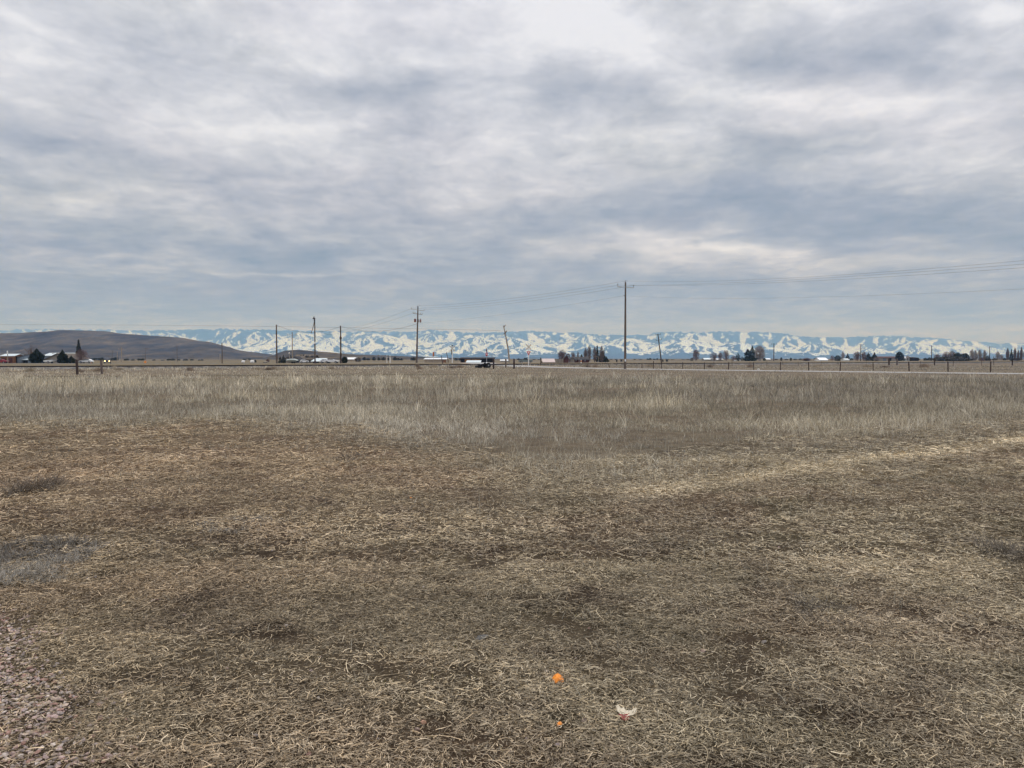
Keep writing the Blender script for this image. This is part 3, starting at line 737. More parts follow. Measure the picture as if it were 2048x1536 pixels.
P1, h1 = pole('utility_pole', 1250, 117, 564.5, 'tall straight wooden utility pole beside the gravel road with one grey crossarm near its top', r0=.20, r1=.115, arms=[(574.5, 33, 'metal', 2.5)], mat=M_pole)
m_ = MB(); m_.tube([(-.25, 0, h1 + .12), (0, 0, h1 + .22), (.35, 0, h1 + .17)], [.02, .05, .02], 6); m_.tube([(0, 0, h1 - .02), (0, 0, h1 + .2)], .05, 6); m_.build('top_insulator', M_insul, P1)
m_ = MB(); m_.box(-.10, .10, -.225, -.21, 1.15, 1.5); m_.build('pole_tag', M_white, P1)
m_ = MB(); m_.box(-.26, -.12, -.06, .06, P(1250, 591.5, 117).z - .04, P(1250, 591.5, 117).z + .06); m_.build('neutral_bracket', M_poledark, P1)
Y2 = 200
P2, h2 = pole('utility_pole', 833.5, Y2, 612.5, 'utility pole with rusty red transformers and two crossarms beyond the tracks', r0=.26, r1=.14, arms=[(620, 27, 'metal', 3.5), (628, 19, 'four', 2.5)], lean=3.0)
z0 = P2.location.z
for k, (dx_, w_, mt, tp, bt) in enumerate([(-4.6, 4.2, M_rust, 638, 644.3), (3.0, 2.6, M_greymetal, 639, 644.6), (6.5, 2.4, M_rust, 638.8, 645)]):
    m_ = MB(); x = (dx_ + 1.8) * Y2 / F; r_ = w_ * Y2 / F / 2; zt = P(836, tp, Y2).z - z0; zb = P(836, bt, Y2).z - z0
    m_.tube([(x, -.1 * k, zb), (x, -.1 * k, zb + .05), (x, -.1 * k, zt - .08), (x, -.1 * k, zt)], [r_ * .8, r_, r_, r_ * .9], 12); tr = m_.build('transformer', mt, P2)
    i_ = MB(); i_.tube([(x, -.1 * k, zt), (x, -.1 * k, zt + .3)], [.06, .03], 6); i_.build('bushing', M_insul, tr)
m_ = MB(); m_.tube([(.05, 0, P(836, 640, Y2).z - z0), (.75, 0, P(836, 639, Y2).z - z0)], .05, 4); m_.build('transformer_bracket', M_greymetal, P2)
m_ = MB(); m_.tube([(.0, 0, h2 - .05), (.4, 0, h2 + .28), (1.0, 0, h2 + .28)], .03, 5); m_.build('top_insulator', M_insul, P2)

pole('utility_pole', 554, 250, 649.5, 'plain bare brown pole without crossarm, left of the house with dormers', r0=.28, r1=.19, mat=M_pole)
PB, hb = pole('utility_pole', 630.5, 246, 637, 'tall broken pole with a snapped crossarm hanging from its top', r0=.24, r1=.16, mat=M_pole)
k_ = 246 / F
m_ = MB(); zt = hb; m_.tube([(.1, -.25, zt - .4), (-.3, -.28, zt - 2.2), (-1.05, -.3, zt - 4.7)], [.13, .10, .10], 5); m_.build('hanging_crossarm', M_poledark, PB)
m_ = MB(); m_.tube([(-.55, -.1, zt - .15), (-.2, -.1, zt + .15), (-.15, -.1, zt + .65)], [.15, .30, .16], 6); m_.tube([(-.1, 0, zt - .9), (.0, 0, zt + .2)], [.2, .22], 6); m_.build('splintered_top', M_poledark, PB)
m_ = MB(); m_.tube([(0, 0, 6.3), (0, 0, 6.9)], [.215, .21], 8); m_.build('pole_band', M_white, PB)
m_ = MB(); m_.tube([(0, 0, -.1), (0, 0, .9)], [.5, .28], 8); m_.build('pole_footing', M_poledark, PB)
PC, hc = pole('utility_pole', 682, 250, 651.5, 'plain brown pole with a small box halfway up, beside a round dark bush', r0=.27, r1=.18, mat=M_poledark)
m_ = MB(); m_.box(-.25, .3, -.35, .2, hc - 4.3, hc - 3.6); m_.build('junction_box', M_poledark, PC)
pole('utility_pole', 445, 250, 685.5, 'short dark plain pole in front of the toe of the big hill', r0=.17, r1=.13, mat=M_pole)
pole('utility_pole', 585.3, 262, 664.5, 'pale pole with a single wide crossarm in front of the house with dormers', r0=.19, r1=.13, arms=[(670, 19, 'wood', -.3)], mat=M_polelight)
pole('utility_pole', 244, 340, 695, 'pale cross-shaped pole at the foot of the sagebrush hill', group=None, r0=.24, r1=.2, arms=[(698.2, 11, 'wood', 0)], mat=M_polelight)
pole('utility_pole', 235.5, 330, 703, 'thin short pale pole just left of the cross-shaped pole', r0=.12, r1=.10, mat=M_polelight)
pole('utility_pole', 292, 420, 695, 'faint thin pole with pale crossarm before the hill, left of the orange sign', r0=.10, r1=.07, arms=[(697, 13, 'wood', -.5)], mat=M_pole)
pole('utility_pole', 355, 330, 691, 'faint thin pole with pale crossarm and peaked top before the hill', r0=.10, r1=.07, arms=[(694, 12, 'wood', 0)], mat=M_pole)
pole('utility_pole', 225.5, 500, 701, 'hair-thin dark pole just left of the pale cross-shaped pole', r0=.10, r1=.08, mat=M_pole)
pole('utility_pole', 1323, 238, 667.5, 'dark leaning pole with two short crossarms in front of the mountains', r0=.19, r1=.13, arms=[(669.5, 10, 'wood', -1), (680, 11.5, 'wood', -1.5)], lean=-8.0, mat=M_poledark)
pole('utility_pole', 1547, 480, 686.5, 'dark pole with one crossarm between the big bare tree and the white-roofed shed', r0=.27, r1=.19, arms=[(688.3, 12, 'wood', 0)], mat=M_poledark)
pole('utility_pole', 1720.5, 480, 688, 'dark pole with a short upper and a wide lower crossarm', r0=.25, r1=.18, arms=[(689.8, 11, 'four', 0), (698, 17, 'wood', -.6)], mat=M_poledark)
pole('utility_pole', 1862, 540, 691, 'thin dark pole with two crossarms left of the long hedge', r0=.27, r1=.20, arms=[(692.3, 9, 'wood', 0), (700, 16, 'wood', 0)], mat=M_poledark)
pole('utility_pole', 1978, 540, 692.6, 'dark pole with one crossarm among the bare trees near the right edge', r0=.27, r1=.20, arms=[(694.3, 11, 'wood', 0)], mat=M_poledark)
pole('light_pole', 16.5, 262, 704.5, 'slim pale pole with a white lamp head in front of the brown barn', 'light pole', r0=.16, r1=.10, mat=M_polelight)
L1 = bpy.data.objects['light_pole']; m_ = MB(); zt = P(16, 704.5, 262).z; m_.tube([(-.05, 0, zt - .6), (-.08, 0, zt + .1), (-.05, 0, zt + .5)], [.16, .22, .1], 8); m_.build('lamp_head', M_white, L1)
pole('light_pole', 580, 268, 706, 'slim pale lamp pole by the spruces near the house with dormers', 'light pole', r0=.14, r1=.10, mat=M_polelight)
L2 = [o for o in COL.objects if o.name.startswith('light_pole')][-1]; m_ = MB(); zt = P(580, 706, 268).z; m_.tube([(-.2, 0, zt - .3), (-.15, 0, zt), (-.1, 0, zt + .25)], [.12, .22, .1], 8); m_.build('lamp_head', M_white, L2)
# broken leaning trunk-like pole by the level crossing
t = thing('broken_pole', base(1019, 205), 'grey leaning broken pole with two stubs of crossarm by the level crossing', 'utility pole'); z0 = t.location.z
def rel(px, py, Y, t): p = P(px, py, Y); return (p.x - t.location.x, p.y - t.location.y, p.z - t.location.z)
m_ = MB(); m_.tube([(0, 0, -.2), rel(1016.5, 700, 205, t), rel(1012, 675, 205, t), rel(1007, 651, 205, t)], [.24, .20, .17, .11], 9); m_.build('shaft', M_polelight, t)
m_ = MB(); m_.tube([rel(1008, 654, 205, t), rel(1011, 650, 205, t)], [.14, .10], 6); m_.build('arm_stub', M_pole, t)
m_ = MB(); m_.tube([rel(1007, 668.5, 205, t), rel(1010, 667, 205, t), rel(1013.5, 661.5, 205, t)], [.12, .17, .12], 6); m_.build('arm_stub', M_pole, t)

# --------------------------------------------------------------- wires
def wire(name, a, c, sag, label, r=.008, mat=None, group=None, n=36):
    a, c = Vector(a), Vector(c); m_ = MB(); pts = []
    for k in range(n + 1):
        u = k / n; p = a.lerp(c, u); p.z -= 4 * sag * u * (1 - u); pts.append(p - a)
    m_.tube(pts, r, 5); o = m_.build(name, mat or M_wire); o.location = a; tag(o, label, 'wire' if mat is None else 'cable', group)
    return o
g_ = 'wires strung on the tall roadside pole'
YR = 50.0
wire('power_line', P(1252, 562, 117), P(2120, 514.5, YR), .62, 'upper power line running right from the pin on top of the tall roadside pole', group=g_)
wire('power_line', P(1234.5, 570.5, 117), P(2120, 522.5, YR), .42, 'middle power line running right from the left end of the tall pole crossarm', group=g_)
wire('power_line', P(1265, 571, 117), P(2120, 530, YR), .42, 'lower of the three high power lines running right from the crossarm of the tall pole', group=g_)
wire('power_line', P(1249, 591.5, 117), P(2120, 574, YR), .55, 'single neutral line running right from the bracket below the crossarm of the tall pole', r=.0055, group=g_)
g_ = 'wires between the tall roadside pole and the transformer pole'
wire('power_line', P(1250, 562, 117), P(837.5, 611.5, Y2), .75, 'highest line from the tall pole down left to the top of the transformer pole', r=.013, group=g_)
wire('power_line', P(1234.5, 570.5, 117), P(822.5, 617, Y2), .75, 'line from the tall pole to the left end of the transformer pole crossarm', r=.013, group=g_)
wire('power_line', P(1265, 571, 117), P(848.5, 619.5, Y2), .75, 'line from the tall pole to the right end of the transformer pole crossarm', r=.013, group=g_)
wire('power_line', P(1248, 591.5, 117), P(834, 647, Y2), .5, 'lowest line from the tall pole to the transformer pole below the transformers', r=.010, group=g_)
g_ = 'faint wires left of the transformer pole'
wire('power_line', P(822.5, 617, Y2), P(640, 668, 262), 1.0, 'line falling left from the upper crossarm of the transformer pole', r=.018, group=g_)
wire('power_line', P(825.5, 626, Y2), P(640, 671, 262), 1.0, 'line falling left from the second crossarm of the transformer pole', r=.018, group=g_)
wire('power_line', P(-60, 649.5, 290), P(1000, 661, 200), -.5, 'long faint line crossing level above the big hill', r=.022)
wire('phone_cable', P(554.5, 651, 250), P(682, 652.5, 250), 2.15, 'sagging black cable between the two plain poles beside the broken pole', r=.034, mat=M_cable)
wire('phone_cable', P(684, 653, 250), P(834, 647.5, Y2), 1.75, 'sagging black cable between the plain pole and the transformer pole', r=.030, mat=M_cable)

# --------------------------------------------------------------- railway
t = thing('railway_track', (RA[0], RA[1], 0), 'dark railway track on grey ballast running across behind the field', 'railway track', rz=math.atan2(RD[1], RD[0]))
SL = -260.0; SR = 700.0; RT = .50
def railpt(s, d, z): return (s, d, z)
N_ = 480; ss = np.linspace(SL, SR, N_)
prof = [(-3.9, -.25), (-3.2, .02), (-2.0, .26), (-1.7, .30), (1.7, .30), (2.0, .26), (3.4, .02), (4.2, -.25)]
V = []; rj = np.random.default_rng(77)
for (d_, z_) in prof:
    jit = rj.normal(0, .09 if abs(d_) > 1.9 else .02, N_)
    wxy = RA[None] + ss[:, None] * RD[None] + d_ * RN[None]
    zb = np.maximum(z_, zg(wxy[:, 0], wxy[:, 1]) + z_ - .3 if False else z_)
    V.append(np.stack([ss, d_ + jit, zb + jit * .6 * (z_ < .29)], 1))
V = np.concatenate(V)
M_ballast = pmat('ballast_stone', (.085, .087, .088), .95, var=.3, scale=1.1, color2=(.26, .235, .20), bump=.8)
o = mesh_np('ballast', V, grid_faces(len(prof), N_)[:, ::-1], M_ballast, None, False, t)
for sgn in (-.72, .72):
    m_ = MB(); m_.prism([(sgn - .07, .33), (sgn + .07, .33), (sgn + .07, .35), (sgn + .012, .37), (sgn + .012, .46), (sgn + .036, .475), (sgn + .036, RT), (sgn - .036, RT), (sgn - .036, .475), (sgn - .012, .46), (sgn - .012, .37), (sgn - .07, .35)], SL, SR, 'x'); m_.build('rail', M_steel, t)
m_ = MB()
for s_ in np.arange(SL + 60, 380, .56): m_.box(s_ - .12, s_ + .12, -1.27, 1.27, .20, .33)
so_ = m_.build('sleepers', M_poledark, t); so_['kind'] = 'stuff'

# --------------------------------------------------------------- signs by the crossing
def sign_post(m_, h, r_=.05): m_.tube([(0, 0, -.2), (0, 0, h)], r_, 8)
def crossbuck(t, zc, L, mat=M_signwhite, y=-.08):
    for k, s_ in enumerate((1, -1)):
        M = Matrix.Translation((0, y - .012 * k, zc)) @ Matrix.Rotation(s_ * math.radians(45), 4, 'Y')
        m_ = MB(); m_.box(-L / 2, L / 2, -.006, .006, -.115, .115, M); bo = m_.build('crossbuck_blade', mat, t)
def text(t, s_, size, loc, mat, rot=0, name='lettering'):
    cu = bpy.data.curves.new(name, 'FONT'); cu.body = s_; cu.size = size; cu.align_x = 'CENTER'; cu.align_y = 'CENTER'; cu.extrude = .002
    tmp = bpy.data.objects.new(name, cu); COL.objects.link(tmp)
    bpy.context.view_layer.update(); dg = bpy.context.evaluated_depsgraph_get(); me = bpy.data.meshes.new_from_object(tmp.evaluated_get(dg))
    bpy.data.objects.remove(tmp); me.materials.clear(); me.materials.append(mat)
    o = bpy.data.objects.new(name, me); COL.objects.link(o); o.parent = t; o.location = loc; o.rotation_euler = (math.pi / 2, rot, 0); return o
YY_ = 139.0
t = thing('yield_sign', base(1057.2, YY_), 'red and white yield triangle on a white post with a weathered crossbuck above', 'road sign'); z0 = t.location.z
m_ = MB(); sign_post(m_, P(1057, 688, YY_).z - z0, .07); m_.build('post', M_white, t)
zt = P(1057, 702.7, YY_).z - z0; zb = P(1057, 711, YY_).z - z0; hw_ = 4.4 * YY_ / F
def tri(hw, zt, zb, y0, y1): m_ = MB(); m_.prism([(-hw, zt), (hw, zt), (0, zb)], y0, y1); return m_
tp = tri(hw_, zt, zb, -.10, -.08).build('triangle', M_signred, t)
tri(hw_ * .50, zt - .13, zb + .30, -.108, -.1005).build('white_panel', M_signwhite, tp)
crossbuck(t, P(1057, 694, YY_).z - z0, 1.25, pmat('weathered_sign_white', (.55, .53, .46), .7, var=.18, scale=5), -.09)
Y3 = 188.0
t = thing('crossbuck_sign', base(904.8, Y3), 'weathered pale crossbuck on a white post standing beyond the tracks', 'railroad sign'); z0 = t.location.z
m_ = MB(); sign_post(m_, P(904, 692, Y3).z - z0, .11); m_.build('post', M_white, t)
crossbuck(t, P(904, 697, Y3).z - z0, 1.9, bpy.data.materials['weathered_sign_white'], -.13)
m_ = MB(); m_.box(-.28, -.12, -.1, .1, P(904, 709, Y3).z - z0, P(904, 698, Y3).z - z0); m_.build('dark_support', M_poledark, t)
m_ = MB(); m_.tube([(0, -.16, P(904, 692.7, Y3).z - z0), (0, -.16, P(904, 691, Y3).z - z0 + .1)], .16, 6); m_.build('bell', M_dark, t)
Y4 = 132.0
t = thing('crossing_sign', base(973.3, Y4), 'small square red sign with a pale centre on a grey post', 'sign'); z0 = t.location.z
m_ = MB(); sign_post(m_, P(973, 706, Y4).z - z0, .055); m_.build('post', M_greymetal, t)
m_ = MB(); m_.tube([(0, 0, P(973, 706, Y4).z - z0), (0, 0, P(973, 696.2, Y4).z - z0)], .055, 6); m_.box(-.14, -.05, -.05, .05, P(973, 702.5, Y4).z - z0, P(973, 700.5, Y4).z - z0); m_.build('post_extension', pmat('dark_red_paint', (.09, .012, .02), .6), t)
m_ = MB(); zc = P(973, 708.6, Y4).z - z0; m_.box(-.18, .18, -.10, -.08, zc - .27, zc + .27); pn = m_.build('panel', M_signred, t)
m_ = MB(); m_.tube([(0, -.101, zc + .04), (0, -.112, zc + .04)], .10, 12); m_.build('pale_centre', M_signwhite, pn)
Y5 = 200
t = thing('amber_sign', base(867.2, Y5), 'narrow amber upright marker above the tan shed with white roof', 'sign'); z0 = t.location.z
m_ = MB(); m_.box(-.20, .20, -.12, -.04, P(867, 712.5, Y5).z - z0, P(867, 704, Y5).z - z0); m_.build('panel', pmat('amber_panel', (.50, .16, .03), .5, var=.3, scale=4), t)
m_ = MB(); sign_post(m_, P(867, 705, Y5).z - z0, .025); m_.build('post', M_greymetal, t)
t = thing('warning_sign', base(291.3, 235), 'small orange diamond warning sign on the grass beyond the tracks', 'road sign'); z0 = t.location.z
m_ = MB(); zc = P(291, 724, 235).z - z0; m_.prism([(-.45, zc), (0, zc - .45), (.45, zc), (0, zc + .45)], -.05, -.02); m_.build('panel', M_orange, t)
m_ = MB(); m_.tube([(0, 0, -.1), (0, 0, zc + .2)], .04, 6); m_.build('post', M_greymetal, t)
for px, Y, yt, lb, wpx in [(774, 228, 710.5, 'left one of two thin white marker posts beyond the tracks', 1.2), (780.5, 222, 711, 'right and thicker one of two white marker posts beyond the tracks', 2.4), (441, 300, 708, 'faint grey pair of slats standing left of the short dark pole', 2.4)]:
    t = thing('marker_post', base(px, Y), lb, 'marker post'); h = P(px, yt, Y).z - t.location.z; w_ = wpx * Y / F / 2
    m_ = MB(); m_.box(-w_, w_, -.03, .03, -.1, h); m_.build('board', M_signwhite if px > 500 else M_polelight, t)
    m_ = MB(); m_.box(-w_ - .01, w_ + .01, -.04, -.032, h - .5, h - .2); m_.build('reflector', M_greymetal, t)
for px0, py0, px1_, py1_, Y, rr, lb, mt in [(885.5, 727, 882.3, 711.5, 176, .09, 'dark leaning stake beyond the tracks in front of the tan shed', M_poledark), (897.5, 725.5, 892.5, 703.5, 230, .10, 'faint grey leaning pole right of the tan shed', M_postgrey)]:
    t = thing('leaning_stake', base(px0, Y), lb, 'stake'); m_ = MB(); q = rel(px1_, py1_, Y, t); m_.tube([(0, 0, -.2), (q[0] * .45, 0, q[2] * .5), q], [rr, rr, rr * .7], 7); m_.build('shaft', mt, t)

# --------------------------------------------------------------- stout posts at the edge of the field
for px, yt, yb_, w_, mt, lb in [(154.7, 719.6, 749.8, 4.6, M_poledark, 'dark brown stout post at the far edge of the field, left of a greyer one'),
                               (203.8, 720, 748, 4.4, M_postgrey, 'greyer stout post at the far edge of the field in front of the headlights'),
                               (987.3, 717.5, 738, 3.4, M_poledark, 'dark post right beside the old black tractor'),
                               (1011.6, 717.6, 735.5, 3.0, M_postgrey, 'grey post in the middle of three by the level crossing'),
                               (1028.2, 717.6, 737.6, 3.6, M_poledark, 'dark post at the roadside, nearest to the yield sign'),
                               (1778, 717.5, 730.5, 3.0, M_poledark, 'left one of two stout dark posts beyond the wire fence'),
                               (1794, 717.5, 730.5, 3.0, M_postgrey, 'right one of two stout posts beyond the wire fence'),
                               (1869, 716.5, 730.3, 2.4, M_poledark, 'lone stout dark post in front of the hedge left end'),
                               (2024.5, 720.5, 731, 2.4, M_poledark, 'stout dark post near the right edge below the dark conifer')]:
    g = G(px, yb_); Y = g.y; t = thing('fence_post', (g.x, g.y, zgf(g.x, g.y)), lb, 'post', rz=random.uniform(0, 1))
    h = P(px, yt, Y).z - t.location.z; r_ = w_ * Y / F / 2
    m_ = MB(); ln = random.uniform(-.05, .05)
    m_.tube([(0, 0, -.2), (ln * .3, 0, h * .4), (ln, 0, h * .8), (ln, 0, h)], [r_ * 1.05, r_, r_ * 1.04, r_ * .9], 9); m_.build('shaft', mt, t)
    m_ = MB(); m_.tube([(ln, 0, h), (ln + .01, 0, h + .02)], [r_ * .88, r_ * .6], 9); m_.build('cut_top', M_pole, t)
a_ = G(158, 750.2); c_ = G(201, 749.6)
m_ = MB(); m_.tube([(0, 0, .07), ((c_ - a_).x, (c_ - a_).y, .07)], .05, 6); o = m_.build('fallen_rail', M_polelight); o.location = a_; tag(o, 'thin pale rail lying on the ground between the two stout left posts', 'rail')

# --------------------------------------------------------------- wire fences on the right
def fence(label, pts, hpx, mat, rr, wires=(.3, .7, 1.05), big=()):
    g0 = G(*pts[0][:2]); t = thing('wire_fence', (g0.x, g0.y, 0), label, 'fence')
    prev = None; rq = random.Random(len(pts))
    for (px, yb_, yt) in pts:
        g = G(px, yb_); h = P(px, yt, g.y).z; x, y = g.x - g0.x, g.y - g0.y; ln = rq.uniform(-.09, .09)
        m_ = MB(); m_.tube([(0, 0, -.2), (ln * .5, 0, h * .5), (ln, 0, h)], rr * rq.uniform(.8, 1.2), 6); po = m_.build('fence_post', mat, t); po.location = (x, y, 0)
        prev = (x, y)
    for wz in wires:
        m_ = MB(); m_.tube([(G(p[0], p[1]).x - g0.x, G(p[0], p[1]).y - g0.y, wz) for p in pts], .008, 4); m_.build('fence_wire', M_wire, t)
    return t
fence('wire fence of thin dark posts along the far side of the gravel road', [(1218.5, 735.5, 727.5), (1250.5, 736, 726), (1284, 736.6, 727), (1307, 737.5, 722), (1323.5, 738.2, 725), (1365, 737.6, 724.5), (1408.5, 739, 725), (1456.5, 739.5, 724.5), (1507.5, 740, 724.6), (1560.5, 741, 724), (1617.7, 741.6, 724), (1680, 742.2, 723.6), (1746.5, 741, 724), (1818.5, 743.3, 723.5), (1896.2, 743.6, 723), (1981, 744.3, 722.6), (2072, 745.4, 722), (2170, 746.4, 721.4)], 0, M_poledark, .058)
fence('fainter wire fence of thin posts behind the roadside fence near the tracks', [(1233, 733, 727), (1273.5, 732.8, 726.5), (1300, 732.6, 726), (1352, 732.4, 724.5), (1388, 732.8, 724), (1428, 732.6, 723.5), (1464.5, 733, 720), (1500, 732.2, 724), (1534, 732.2, 723), (1566, 731.8, 723), (1596.5, 731.6, 724), (1642, 731, 723), (1676.5, 731.3, 723), (1732, 731, 723), (1841, 731.2, 722.5), (1906, 733.5, 722), (1963, 731, 719), (1987.5, 731, 713), (2085, 731, 722)], 0, M_pole, .05)
# --------------------------------------------------------------- trees and bushes
def leafcloud(P3, size, seed, up=.3):
    """one small quad per point"""
    r = np.random.default_rng(seed); N = len(P3)
    a = r.normal(size=(N, 3)); a /= np.linalg.norm(a, axis=1)[:, None]
    c = np.cross(a, r.normal(size=(N, 3))); c /= np.linalg.norm(c, axis=1)[:, None] + 1e-9
    s = (size * r.uniform(.6, 1.3, N))[:, None]
    V = np.stack([P3 - a * s - c * s * .6, P3 + a * s - c * s * .5, P3 + a * s * .8 + c * s * .6, P3 - a * s * .7 + c * s * .5], 1).reshape(-1, 3)
    return V, np.arange(N * 4).reshape(-1, 4)
def crown_points(h, w, shape, n, seed, z0=.06):
    r = np.random.default_rng(seed); pts = []
    while sum(len(p) for p in pts) < n:
        z = r.uniform(z0, 1, 4 * n); th = r.uniform(0, 2 * np.pi, 4 * n)
        if shape == 'cone': pr = np.minimum(1, (1 - z) * 1.25 + .03) * np.minimum(1, (z - z0 + .06) * 9)
        elif shape == 'spruce': pr = np.minimum(1, (1 - z) * 1.15 + .02) * (.62 + .38 * (1 - (z * 9) % 1)) * np.minimum(1, (z - z0 + .06) * 7)
        elif shape == 'egg': pr = np.sqrt(np.clip(1 - ((z - .40) / .62) ** 2, 0, 1)) * np.minimum(1, (1.02 - z) * 1.9)
        elif shape == 'column': pr = np.clip(np.minimum(1, (1 - z) * 2.6 + .05), 0, 1) * np.minimum(1, (z + .2) * 2)
        else: pr = np.sqrt(np.clip(1 - ((z - .45) / .56) ** 2, 0, 1))
        bump = 1 + .22 * perlin(th * 1.3 + seed, z * 5 + seed, seed)
        rr = np.sqrt(r.uniform(.10, 1, 4 * n)) * pr * w / 2 * bump
        keep = perlin(th * 1.6 + 9, z * 6, seed + 3) > -.42
        keep &= r.uniform(0, 1, 4 * n) < pr + .05
        pts.append(np.stack([np.cos(th) * rr, np.sin(th) * rr, z * h], 1)[keep])
    return np.concatenate(pts)[:n]
def conifer(name, px, Y, yt, wpx, shape, label, cat, mat=None, n=900, seed=1, group=None, ybase=None, lean=0):
    p = base(px, Y); t = thing(name, p, label, cat, group); h = P(px, yt, Y).z - p.z; w_ = wpx * Y / F
    pts = crown_points(h, w_, shape, n, seed, .03 if shape != 'egg' else .02)
    V, Fq = leafcloud(pts, np.full(n, (w_ * h) ** .5 * .045), seed)
    mesh_np('crown', V, Fq, mat or M_fol, None, False, t)
    m_ = MB(); m_.tube([(0, 0, -.2), (0, 0, h * .5), (0, 0, h * .97)], [w_ * .045 + .06, w_ * .03, .02], 6); m_.build('trunk', M_bark, t)
    return t
def bare_tree(name, px, Y, yt, wpx, label, cat='bare tree', mat=None, seed=1, group=None, stems=1, dens=1.0, thick=1.0, column=False, twigs=520):
    p = base(px, Y); t = thing(name, p, label, cat, group); h = P(px, yt, Y).z - p.z; w_ = wpx * Y / F
    rq = random.Random(seed); tr = MB(); br = MB(); ends = []
    def grow(mb, p0, d, L, r, lev):
        p1 = p0 + d * L * .5 + Vector((rq.uniform(-1, 1), rq.uniform(-1, 1), 0)) * L * .05; p2 = p0 + d * L
        mb.tube([p0, p1, p2], [r, r * .85, r * .62], 4 if lev < 2 else 3, False)
        if lev >= 4: ends.append((p2, d)); return
        k = rq.choice((2, 3, 3)) if lev else rq.choice((3, 4))
        for _ in range(k):
            sp_ = .35 if column else .72
            nd = (d + Vector((rq.uniform(-1, 1), rq.uniform(-1, 1), rq.uniform(-.1, .5))) * sp_).normalized()
            grow(br, p2 if rq.random() < .6 else p0.lerp(p2, rq.uniform(.5, .9)), nd, L * rq.uniform(.58, .82), r * .6, lev + 1)
    for s_ in range(stems):
        d = Vector((rq.uniform(-.35, .35) * (stems > 1), rq.uniform(-.3, .3) * (stems > 1), 1)).normalized()
        grow(tr, Vector((rq.uniform(-.1, .1) * w_ * (stems > 1), 0, -.1)), d, h * .17, h * .020 * thick, 0)
    # fit to the size seen, then add twigs
    allv = [Vector(v) for v in tr.v + br.v]; mx = max(max(abs(v.x), abs(v.y)) for v in allv); mz = max(v.z for v in allv)
    sx, sz = w_ / 2 / mx * .92, h / mz * .95
    sx = min(sx, 3.0); f = lambda v: (v[0] * sx, v[1] * sx, v[2] * sz)
    tr.v = [f(v) for v in tr.v]; br.v = [f(v) for v in br.v]
    tw = MB()
    cp = crown_points(h, w_, 'column' if column else 'round', int(twigs * dens * 1.4), seed, .10 if column else .16)
    for c_ in cp:
        c_ = Vector(c_); root = Vector((0, 0, max(.1 * h, c_.z * .55))); dd = (c_ - root).normalized() + Vector((rq.uniform(-1, 1), rq.uniform(-1, 1), rq.uniform(-.2, 1))) * .35; dd.normalize()
        L = h * rq.uniform(.07, .20); q = dd.cross(Vector((rq.uniform(-1, 1), 1, rq.uniform(-1, 1)))).normalized() * .020 * thick * (Y / 300)
        tw.add([c_ - dd * L * .6 - q, c_ - dd * L * .6 + q, c_ + dd * L * .4], [(0, 1, 2)])
    for _ in range(26 if column else 34):
        c_ = Vector(cp[rq.randrange(len(cp))]); z0_ = rq.uniform(.05, .35) * h
        mid = Vector((c_.x * .35, c_.y * .35, z0_ + (c_.z - z0_) * .6)); br.tube([Vector((0, 0, z0_)), mid, c_], [h * .010 * thick, h * .007 * thick, h * .003 * thick], 3, False)
    o_ = len(br.v); br.v += [tuple(v) for v in tw.v]; br.f += [tuple(i + o_ for i in fc) for fc in tw.f]
    tr.build('trunk', mat or M_bark, t); br.build('branches', mat or M_bark, t)
    return t
def bush(name, px, Y, yt, wpx, label, cat='bush', mat=None, n=420, seed=1, group=None, twiggy=False):
    p = base(px, Y); h = P(px, yt, Y).z - p.z; w_ = wpx * Y / F
    pts = crown_points(h, w_, 'round', n, seed, 0.0); pts[:, 2] = np.abs(pts[:, 2])
    if twiggy:
        r = np.random.default_rng(seed); N = len(pts); q = np.zeros((N, 3)); root = np.stack([r.normal(0, .08 * w_, N), r.normal(0, .08 * w_, N), np.zeros(N)], 1)
        a = pts; b0 = root + (pts - root) * r.uniform(.1, .7, N)[:, None]; wv_ = np.stack([np.full(N, .012 * max(1, Y / 120)), np.zeros(N), np.zeros(N)], 1)
        V = np.stack([b0 - wv_, b0 + wv_, a], 1).reshape(-1, 3); Fq = np.arange(N * 3).reshape(-1, 3)
    else: V, Fq = leafcloud(pts, np.full(n, (w_ * h) ** .5 * .07), seed)
    o = mesh_np(name, V, Fq, mat or M_fol2, None, False); o.location = p; return tag(o, label, cat, group)

# farm on the left
conifer('juniper_tree', 74.5, 262, 697, 27, 'egg', 'big dark egg-shaped evergreen between the lean-to shed and the long pale roof', 'evergreen tree', n=2600, seed=3)
conifer('juniper_tree', 126, 258, 699.5, 21, 'egg', 'dark pointed evergreen in front of the beige gable house', 'evergreen tree', n=1800, seed=4)
conifer('juniper_tree', 143.5, 258, 711, 15, 'egg', 'small dark rounded evergreen just right of the gable house', 'evergreen tree', n=1100, seed=5)
conifer('spruce_tree', 158.5, 275, 679.5, 20, 'spruce', 'tall ragged spruce rising behind the mauve bare tree', 'spruce tree', M_fol2, n=1500, seed=6)
bare_tree('bare_tree', 164, 262, 698, 27, 'round mauve bare tree in front of the tall ragged spruce', mat=M_barkpink, seed=8, stems=3, twigs=1500, thick=.8)
bare_tree('bare_tree', 70, 300, 688, 34, 'faint spreading bare tree behind the big egg-shaped evergreen', mat=M_bark, seed=9, stems=2, twigs=260, thick=.6)
